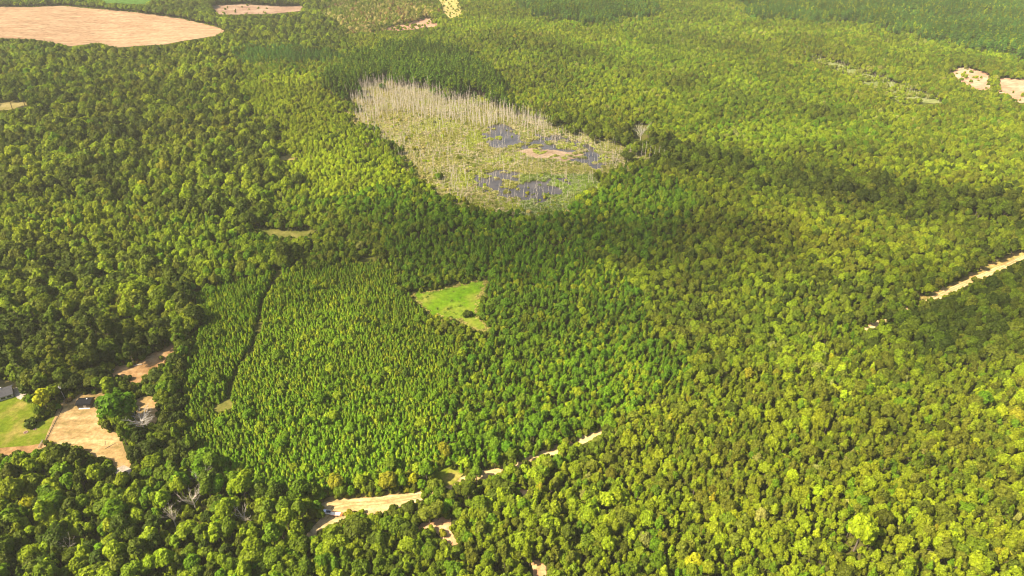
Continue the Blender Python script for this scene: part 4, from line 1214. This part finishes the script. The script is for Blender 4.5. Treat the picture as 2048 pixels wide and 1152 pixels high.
def house():
    x, y, z = put(3, 800)
    root = empty('house', (x - 3.4, y + 1.6, z), R(33))
    tag(root, 'long white house with a grey roof and a windowed porch at the lawn', 'house')
    w, r = MB(), MB()
    gable(w, r, 16, 8.6, 2.8, 1.9, .5)
    w.build('wall', M['white_wall'], root); rf = r.build('roof', M['grey_roof'], root)
    MB().box((3.2, .9, 4.9), (1.0, .8, 1.5)).build('chimney', M['white_wall'], rf)
    MB().box((-1.0, -1.6, 4.1), (1.5, .9, .5), 0).build('vent', M['white_wall'], rf)
    for i in range(5):
        wx = 6.2 - i * 2.9
        fr = MB().box((wx, -4.34, 1.45), (2.3, .08, 1.5)).build('window', M['white_wall'], root)
        MB().box((wx, -4.40, 1.5), (2.1, .06, 1.25)).build('pane', M['glass'], fr)
    d = MB().box((8.04, .4, 1.05), (.08, 1.0, 2.1)).build('door', M['timber'], root)
    MB().box((8.10, .75, 1.0), (.06, .1, .1)).build('handle', M['chrome'], d)
house()

def shed():
    x, y, z = put(172, 813)
    root = empty('shed', (x, y + 1.0, z), R(4), 1.2)
    tag(root, 'small timber shed with a black curved roof on the dry yard', 'shed')
    w = MB().box((0, 0, 1.05), (6.0, 4.4, 2.5)).build('wall', M['dark_timber'], root)
    b = MB()
    prof = []
    for i in range(11):
        a = math.pi * i / 10
        prof.append((-math.cos(a) * 2.55, 2.25 + math.sin(a) ** .8 * 1.25))
    n = len(prof)
    vs = [(-3.35, p, q) for p, q in prof] + [(3.35, p, q) for p, q in prof]
    vs += [(-3.35, p * .95, q - .12) for p, q in prof] + [(3.35, p * .95, q - .12) for p, q in prof]
    fs = []
    for i in range(n - 1):
        fs += [(i, i + n, i + 1 + n, i + 1), (2 * n + i, 2 * n + i + 1, 3 * n + i + 1, 3 * n + i), (i, i + 1, 2 * n + i + 1, 2 * n + i), (n + i, 3 * n + i, 3 * n + i + 1, n + i + 1)]
    fs += [(0, 2 * n, 3 * n, n), (n - 1, 2 * n - 1, 4 * n - 1, 3 * n - 1)]
    rf = b.add(vs, fs).build('roof', M['shingle'], root)
    for sx in (-2.98, 2.98):
        g = [(sx, p * .94, q - .13) for p, q in prof]
        m = MB(); m.add(g + [(sx * .985, p, q) for _, p, q in g], [tuple(range(n)), tuple(reversed(range(n, 2 * n)))] + [(i, (i + 1) % n, (i + 1) % n + n, i + n) for i in range(n)]).build('gable', M['dark_timber'], root)
    MB().box((.8, .5, 3.52), (.5, .4, .3)).build('vent', M['insulator'], rf)
    MB().box((0, -2.5, .12), (5.0, .55, .3)).build('porch', M['deck'], root)
    d = MB().box((.4, -2.24, 1.35), (1.3, .07, 1.75)).build('door', M['timber'], root)
    MB().box((.85, -2.30, 1.3), (.08, .06, .2)).build('handle', M['iron'], d)
shed()

def pole():
    x, y, z = put(131, 799)
    root = empty('utility_pole', (x, y, z))
    tag(root, 'wooden utility pole with a pale lamp between the golden tree and shed', 'utility pole')
    MB().tube([(0, 0, -.5), (-.25, 0, 5), (-.55, 0, 10)], [.2, .17, .13], 8).build('pole', M['timber'], root)
    MB().box((-.5, 0, 9.3), (2.0, .12, .14)).build('crossarm', M['timber'], root)
    MB().tube([(-.3, -.3, 8.6), (-.3, -.3, 9.5)], [.24, .24], 8).build('transformer', M['insulator'], root)
    la = MB().tube([(-.5, 0, 9.0), (.2, -.5, 9.3), (.7, -.8, 9.3)], [.05, .05, .04], 5).build('lamp_arm', M['iron'], root)
    MB().box((.85, -.9, 9.22), (.55, .32, .2), 0, (.7, .7)).build('lamp', M['insulator'], la)
pole()

def fence():
    a = np.array(put(91, 884)[:2]); b = np.array(put(126, 815)[:2])
    root = empty('wire_fence', (*a, float(height(*a))))
    tag(root, 'low dark wire fence dividing the green lawn from the dry yard', 'fence')
    n = 15
    tops = []
    for i in range(n):
        q = a + (b - a) * i / (n - 1)
        z = float(height(*q)) - float(height(*a))
        dx, dy = q - a
        MB().tube([(dx, dy, z - .3), (dx, dy, z + 1.35)], [.09, .08], 6).build('post', M['dark_timber'], root)
        tops.append((dx, dy, z))
    for hgt in (.35, .75, 1.15):
        MB().tube([(p, q, r + hgt) for p, q, r in tops], [.035] * n, 4).build('wire', M['iron'], root)
    MB().tube([(p, q, r + .06) for p, q, r in tops], [.25] * n, 5).build('weed_strip', M['dark_timber'], root)
fence()

def gate():
    a = np.array(put(78, 897)[:2]); b = np.array(put(86, 882)[:2])
    L = float(np.linalg.norm(b - a)); rz = math.atan2(*(b - a)[::-1])
    root = empty('farm_gate', (*a, float(height(*a))), rz)
    tag(root, 'pale board gate at the lower end of the wire fence', 'gate')
    for k in range(3):
        MB().box((L / 2, 0, .35 + .4 * k), (L, .08, .2)).build('board', M['timber'], root)
    for k in (0, L):
        MB().tube([(k, 0, -.3), (k, 0, 1.5)], [.13, .12], 6).build('post', M['timber'], root)
gate()

def fire_ring(px, py, s, lab):
    x, y, z = put(px, py)
    root = empty('fire_ring', (x, y, z + .1), 0, s)
    tag(root, lab, 'fire pit')
    for i in range(9):
        a = 6.283 * i / 9
        MB().box((math.cos(a) * .8, math.sin(a) * .8, .15), (.5, .4, .42), 0, (.8, .75)).build('stone', M['stone'], root, .06).rotation_euler = (0, 0, 0)
    MB().tube([(0, 0, 0), (0, 0, .12)], [.7, .55], 9).build('ash_bed', M['ash'], root)
fire_ring(52, 865, 1.1, 'larger stone fire ring with reddish ash on the lawn')
fire_ring(70, 859, .75, 'smaller stone fire ring close to the fence on the lawn')

def log_thing(px, py, L, r, rz, lab, m='dead_wood'):
    x, y, z = put(px, py)
    root = empty('fallen_log', (x, y, z + r), rz)
    tag(root, lab, 'log')
    MB().tube([(-L / 2, 0, 0), (0, .1, .05), (L / 2, 0, 0)], [r, r * .95, r * .75], 8).build('stem', M[m], root)
    MB().tube([(L * .15, 0, 0), (L * .25, .5, .35)], [r * .45, r * .3], 5).build('branch_stub', M[m], root)
log_thing(276, 731, 4.6, .38, R(22), 'pale log lying on the orange clay clearing')
log_thing(222, 892, 5.5, .16, R(48), 'thin dark pole lying on the dry yard', 'dark_timber')
log_thing(211, 886, 3.8, .13, R(115), 'short thin stick lying on the dry yard', 'dark_timber')

def trough():
    x, y, z = put(225, 741)
    root = empty('cattle_trough', (x, y, z + .1), R(10))
    tag(root, 'dark round trough with a pale rim in the clay clearing', 'trough')
    n = 14
    b = MB()
    prof = [(1.25, 0), (1.35, .9), (1.22, .9), (1.12, .25)]
    vs = [(math.cos(6.283 * i / n) * r_, math.sin(6.283 * i / n) * r_, h_) for r_, h_ in prof for i in range(n)]
    fs = [(k * n + i, k * n + (i + 1) % n, (k + 1) * n + (i + 1) % n, (k + 1) * n + i) for k in range(3) for i in range(n)] + [tuple(range(n)), tuple(3 * n + i for i in range(n))]
    b.add(vs, fs).build('tub', M['iron'], root)
    ring = [(math.cos(6.283 * i / n) * 1.3, math.sin(6.283 * i / n) * 1.3, .93) for i in range(n + 1)]
    MB().tube(ring, [.07] * (n + 1), 5).build('rim', M['insulator'], root)
trough()

# ------------------------------------------------------------------ pickup and trailer on the turnout
def wheel(parent, x, y, r=.40, w=.27, name='wheel'):
    t = MB().tube([(x, y - w / 2, r), (x, y - w / 2 + .04, r), (x, y + w / 2 - .04, r), (x, y + w / 2, r)], [r * .9, r, r, r * .9], 16).build(name, M['tyre'], parent)
    s = 1 if y > 0 else -1
    MB().tube([(x, y + s * (w / 2 - .02), r), (x, y + s * (w / 2 + .02), r)], [r * .58, r * .5], 12).build('rim', M['chrome'], t)

def pickup():
    x, y, z = put(650, 1027)
    root = empty('pickup_truck', (x, y, z + .16), R(176))
    tag(root, 'white pickup parked half under a tree with a dark open bed', 'pickup truck')
    # front points along +x of the truck (the empty is turned so that it faces left in the picture)
    b = MB()
    prof = [(-2.9, .55), (2.75, .55), (2.9, .75), (2.86, 1.02), (1.25, 1.22), (-2.88, 1.25)]
    b.prism(prof, -.96, .96)
    b.build('body', M['car_white'], root, .05)
    MB().prism([(-.95, 1.24), (1.35, 1.22), (.62, 1.80), (-.78, 1.84)], -.80, .80).build('cab', M['car_white'], root, .05)
    MB().add([(1.33, -.70, 1.27), (1.33, .70, 1.27), (.70, .62, 1.77), (.70, -.62, 1.77), (1.28, -.70, 1.25), (1.28, .70, 1.25), (.65, .62, 1.75), (.65, -.62, 1.75)],
             [(0, 1, 2, 3), (7, 6, 5, 4), (0, 4, 5, 1), (1, 5, 6, 2), (2, 6, 7, 3), (3, 7, 4, 0)]).build('windscreen', M['glass'], root)
    MB().add([(-.99, -.66, 1.32), (-.99, .66, 1.32), (-.84, .60, 1.76), (-.84, -.60, 1.76), (-.94, -.66, 1.32), (-.94, .66, 1.32), (-.80, .60, 1.76), (-.80, -.60, 1.76)],
             [(0, 1, 2, 3), (7, 6, 5, 4), (0, 4, 5, 1), (1, 5, 6, 2), (2, 6, 7, 3), (3, 7, 4, 0)]).build('rear_window', M['glass'], root)
    for s in (-1, 1):
        MB().prism([(-.72, 1.30), (1.05, 1.28), (.58, 1.72), (-.66, 1.74)], s * .815 - .015, s * .815 + .015).build('side_window', M['glass'], root)
        MB().box((1.0, s * 1.06, 1.28), (.12, .2, .18)).build('mirror', M['car_white'], root)
        MB().box((2.86, s * .70, .90), (.10, .34, .2)).build('headlight', M['glass'], root)
        MB().box((-2.92, s * .82, 1.02), (.06, .18, .34)).build('tail_light', M['red_lamp'], root)
        for wx in (1.85, -1.75):
            wheel(root, wx, s * .86)
    bed = MB().box((-1.95, 0, 1.275), (1.75, 1.6, .05)).build('bed', M['bed_liner'], root)
    for s in (-1, 1):
        MB().box((-1.95, s * .86, 1.34), (1.9, .12, .14)).build('bed_rail', M['car_white'], bed)
    MB().box((-2.84, 0, 1.30), (.10, 1.6, .22)).build('tailgate', M['bed_liner'], bed)
    MB().box((-3.0, 0, .60), (.14, 1.8, .2)).build('rear_bumper', M['chrome'], root)
    MB().box((2.95, 0, .62), (.14, 1.86, .24)).build('front_bumper', M['chrome'], root)

def trailer():
    x, y, z = put(672, 1030)
    root = empty('flatbed_trailer', (x, y, z + .16), R(176))
    tag(root, 'flatbed trailer with a bleached deck and rusty ramp behind the pickup', 'trailer')
    MB().box((.2, 0, .72), (4.6, 2.0, .10)).build('deck', M['deck'], root)
    for s in (-1, 1):
        MB().box((.2, s * 1.04, .70), (4.7, .08, .18)).build('side_rail', M['rust'], root)
        MB().box((.2, s * 1.03, 1.04), (4.7, .05, .06)).build('top_rail', M['rust'], root)
        for k in range(5):
            MB().box((-2.0 + k * 1.1, s * 1.03, .90), (.06, .06, .24)).build('stake', M['rust'], root)
        for wx in (-.5, .45):
            wheel(root, wx, s * 1.22, .34, .2)
        MB().box((0, s * 1.22, .76), (2.0, .26, .05)).build('fender', M['rust'], root)
    MB().box((-2.75, 0, .74), (1.1, 1.95, .1), 0).build('ramp', M['rust'], root)
    MB().add([(2.5, -.6, .6), (2.5, .6, .6), (3.5, .05, .55), (3.5, -.05, .55), (2.5, -.6, .72), (2.5, .6, .72), (3.5, .05, .66), (3.5, -.05, .66)],
             [(3, 2, 1, 0), (4, 5, 6, 7), (0, 1, 5, 4), (1, 2, 6, 5), (2, 3, 7, 6), (3, 0, 4, 7)]).build('tongue', M['rust'], root)
pickup()
trailer()

# ------------------------------------------------------------------ clouds above the camera that shade parts of the wood
def cloud_material(a):
    m, nt, out = mat('thin cloud')
    tc = N(nt, 'ShaderNodeTexCoord')
    vm = N(nt, 'ShaderNodeVectorMath', operation='LENGTH')
    mp = N(nt, 'ShaderNodeMapping'); mp.inputs['Location'].default_value = (-1, -1, 0); mp.inputs['Scale'].default_value = (2, 2, 0)
    nt.links.new(tc.outputs['Generated'], mp.inputs[0]); nt.links.new(mp.outputs[0], vm.inputs[0])
    nz = noise(nt, .012, 3, .55)
    ad = N(nt, 'ShaderNodeMath', operation='MULTIPLY_ADD'); ad.inputs[1].default_value = .9
    nt.links.new(nz, ad.inputs[0]); nt.links.new(vm.outputs['Value'], ad.inputs[2])
    mr = N(nt, 'ShaderNodeMapRange', interpolation_type='SMOOTHSTEP')
    for i, v in ((1, .66), (2, 1.34), (3, a), (4, 0.0)):
        mr.inputs[i].default_value = v
    nt.links.new(ad.outputs[0], mr.inputs[0])
    tr = N(nt, 'ShaderNodeBsdfTransparent'); df = N(nt, 'ShaderNodeBsdfTranslucent'); df.inputs[0].default_value = (.9, .9, .9, 1)
    mx = N(nt, 'ShaderNodeMixShader')
    nt.links.new(mr.outputs[0], mx.inputs[0]); nt.links.new(tr.outputs[0], mx.inputs[1]); nt.links.new(df.outputs[0], mx.inputs[2])
    nt.links.new(mx.outputs[0], out.inputs[0])
    return m

def cloud(px, py, rx, ry, a, rz, seed, zc=750.0):
    x, y, z = put(px, py)
    t = (zc - z) / to_sun.z
    bm = bmesh.new()
    bmesh.ops.create_icosphere(bm, subdivisions=5, radius=1)
    for v in bm.verts:
        k = 1 + .28 * mnoise.noise(v.co * 2.1 + Vector((seed, 0, 0))) + .12 * mnoise.noise(v.co * 5 + Vector((seed, 3, 0)))
        v.co = Vector((v.co.x * rx * k, v.co.y * ry * k, v.co.z * (24 if v.co.z > 0 else 9) * k))
    me = bpy.data.meshes.new('cloud')
    bm.to_mesh(me); bm.free()
    me.polygons.foreach_set('use_smooth', np.ones(len(me.polygons), bool))
    me.materials.append(cloud_material(a))
    o = bpy.data.objects.new('clouds', me)
    COL.objects.link(o)
    o.location = Vector((x, y, z)) + to_sun * t
    o.rotation_euler = (0, 0, rz)
    structure(o, 'stuff')
cloud(1160, 492, 320, 108, .36, R(-5), 1)
cloud(1560, 380, 320, 105, .24, R(-20), 2)
cloud(190, 200, 330, 150, .18, R(-8), 3)
cloud(1960, 640, 170, 75, .22, R(30), 4)
cloud(420, 640, 130, 60, .18, R(60), 5)

# ------------------------------------------------------------------ the air between: thin, even haze
def haze(density):
    m, nt, out = mat('haze')
    v = N(nt, 'ShaderNodeVolumePrincipled')
    v.inputs['Color'].default_value = (1.0, .97, .80, 1)
    v.inputs['Density'].default_value = density
    nt.links.new(v.outputs[0], out.inputs['Volume'])
    m.cycles.homogeneous_volume = True if hasattr(m.cycles, 'homogeneous_volume') else None
    b = MB().box((0, 5500, 136), (18400, 17400, 312))
    o = b.build('haze', m)
    return structure(o, 'stuff')
haze(0.000055)
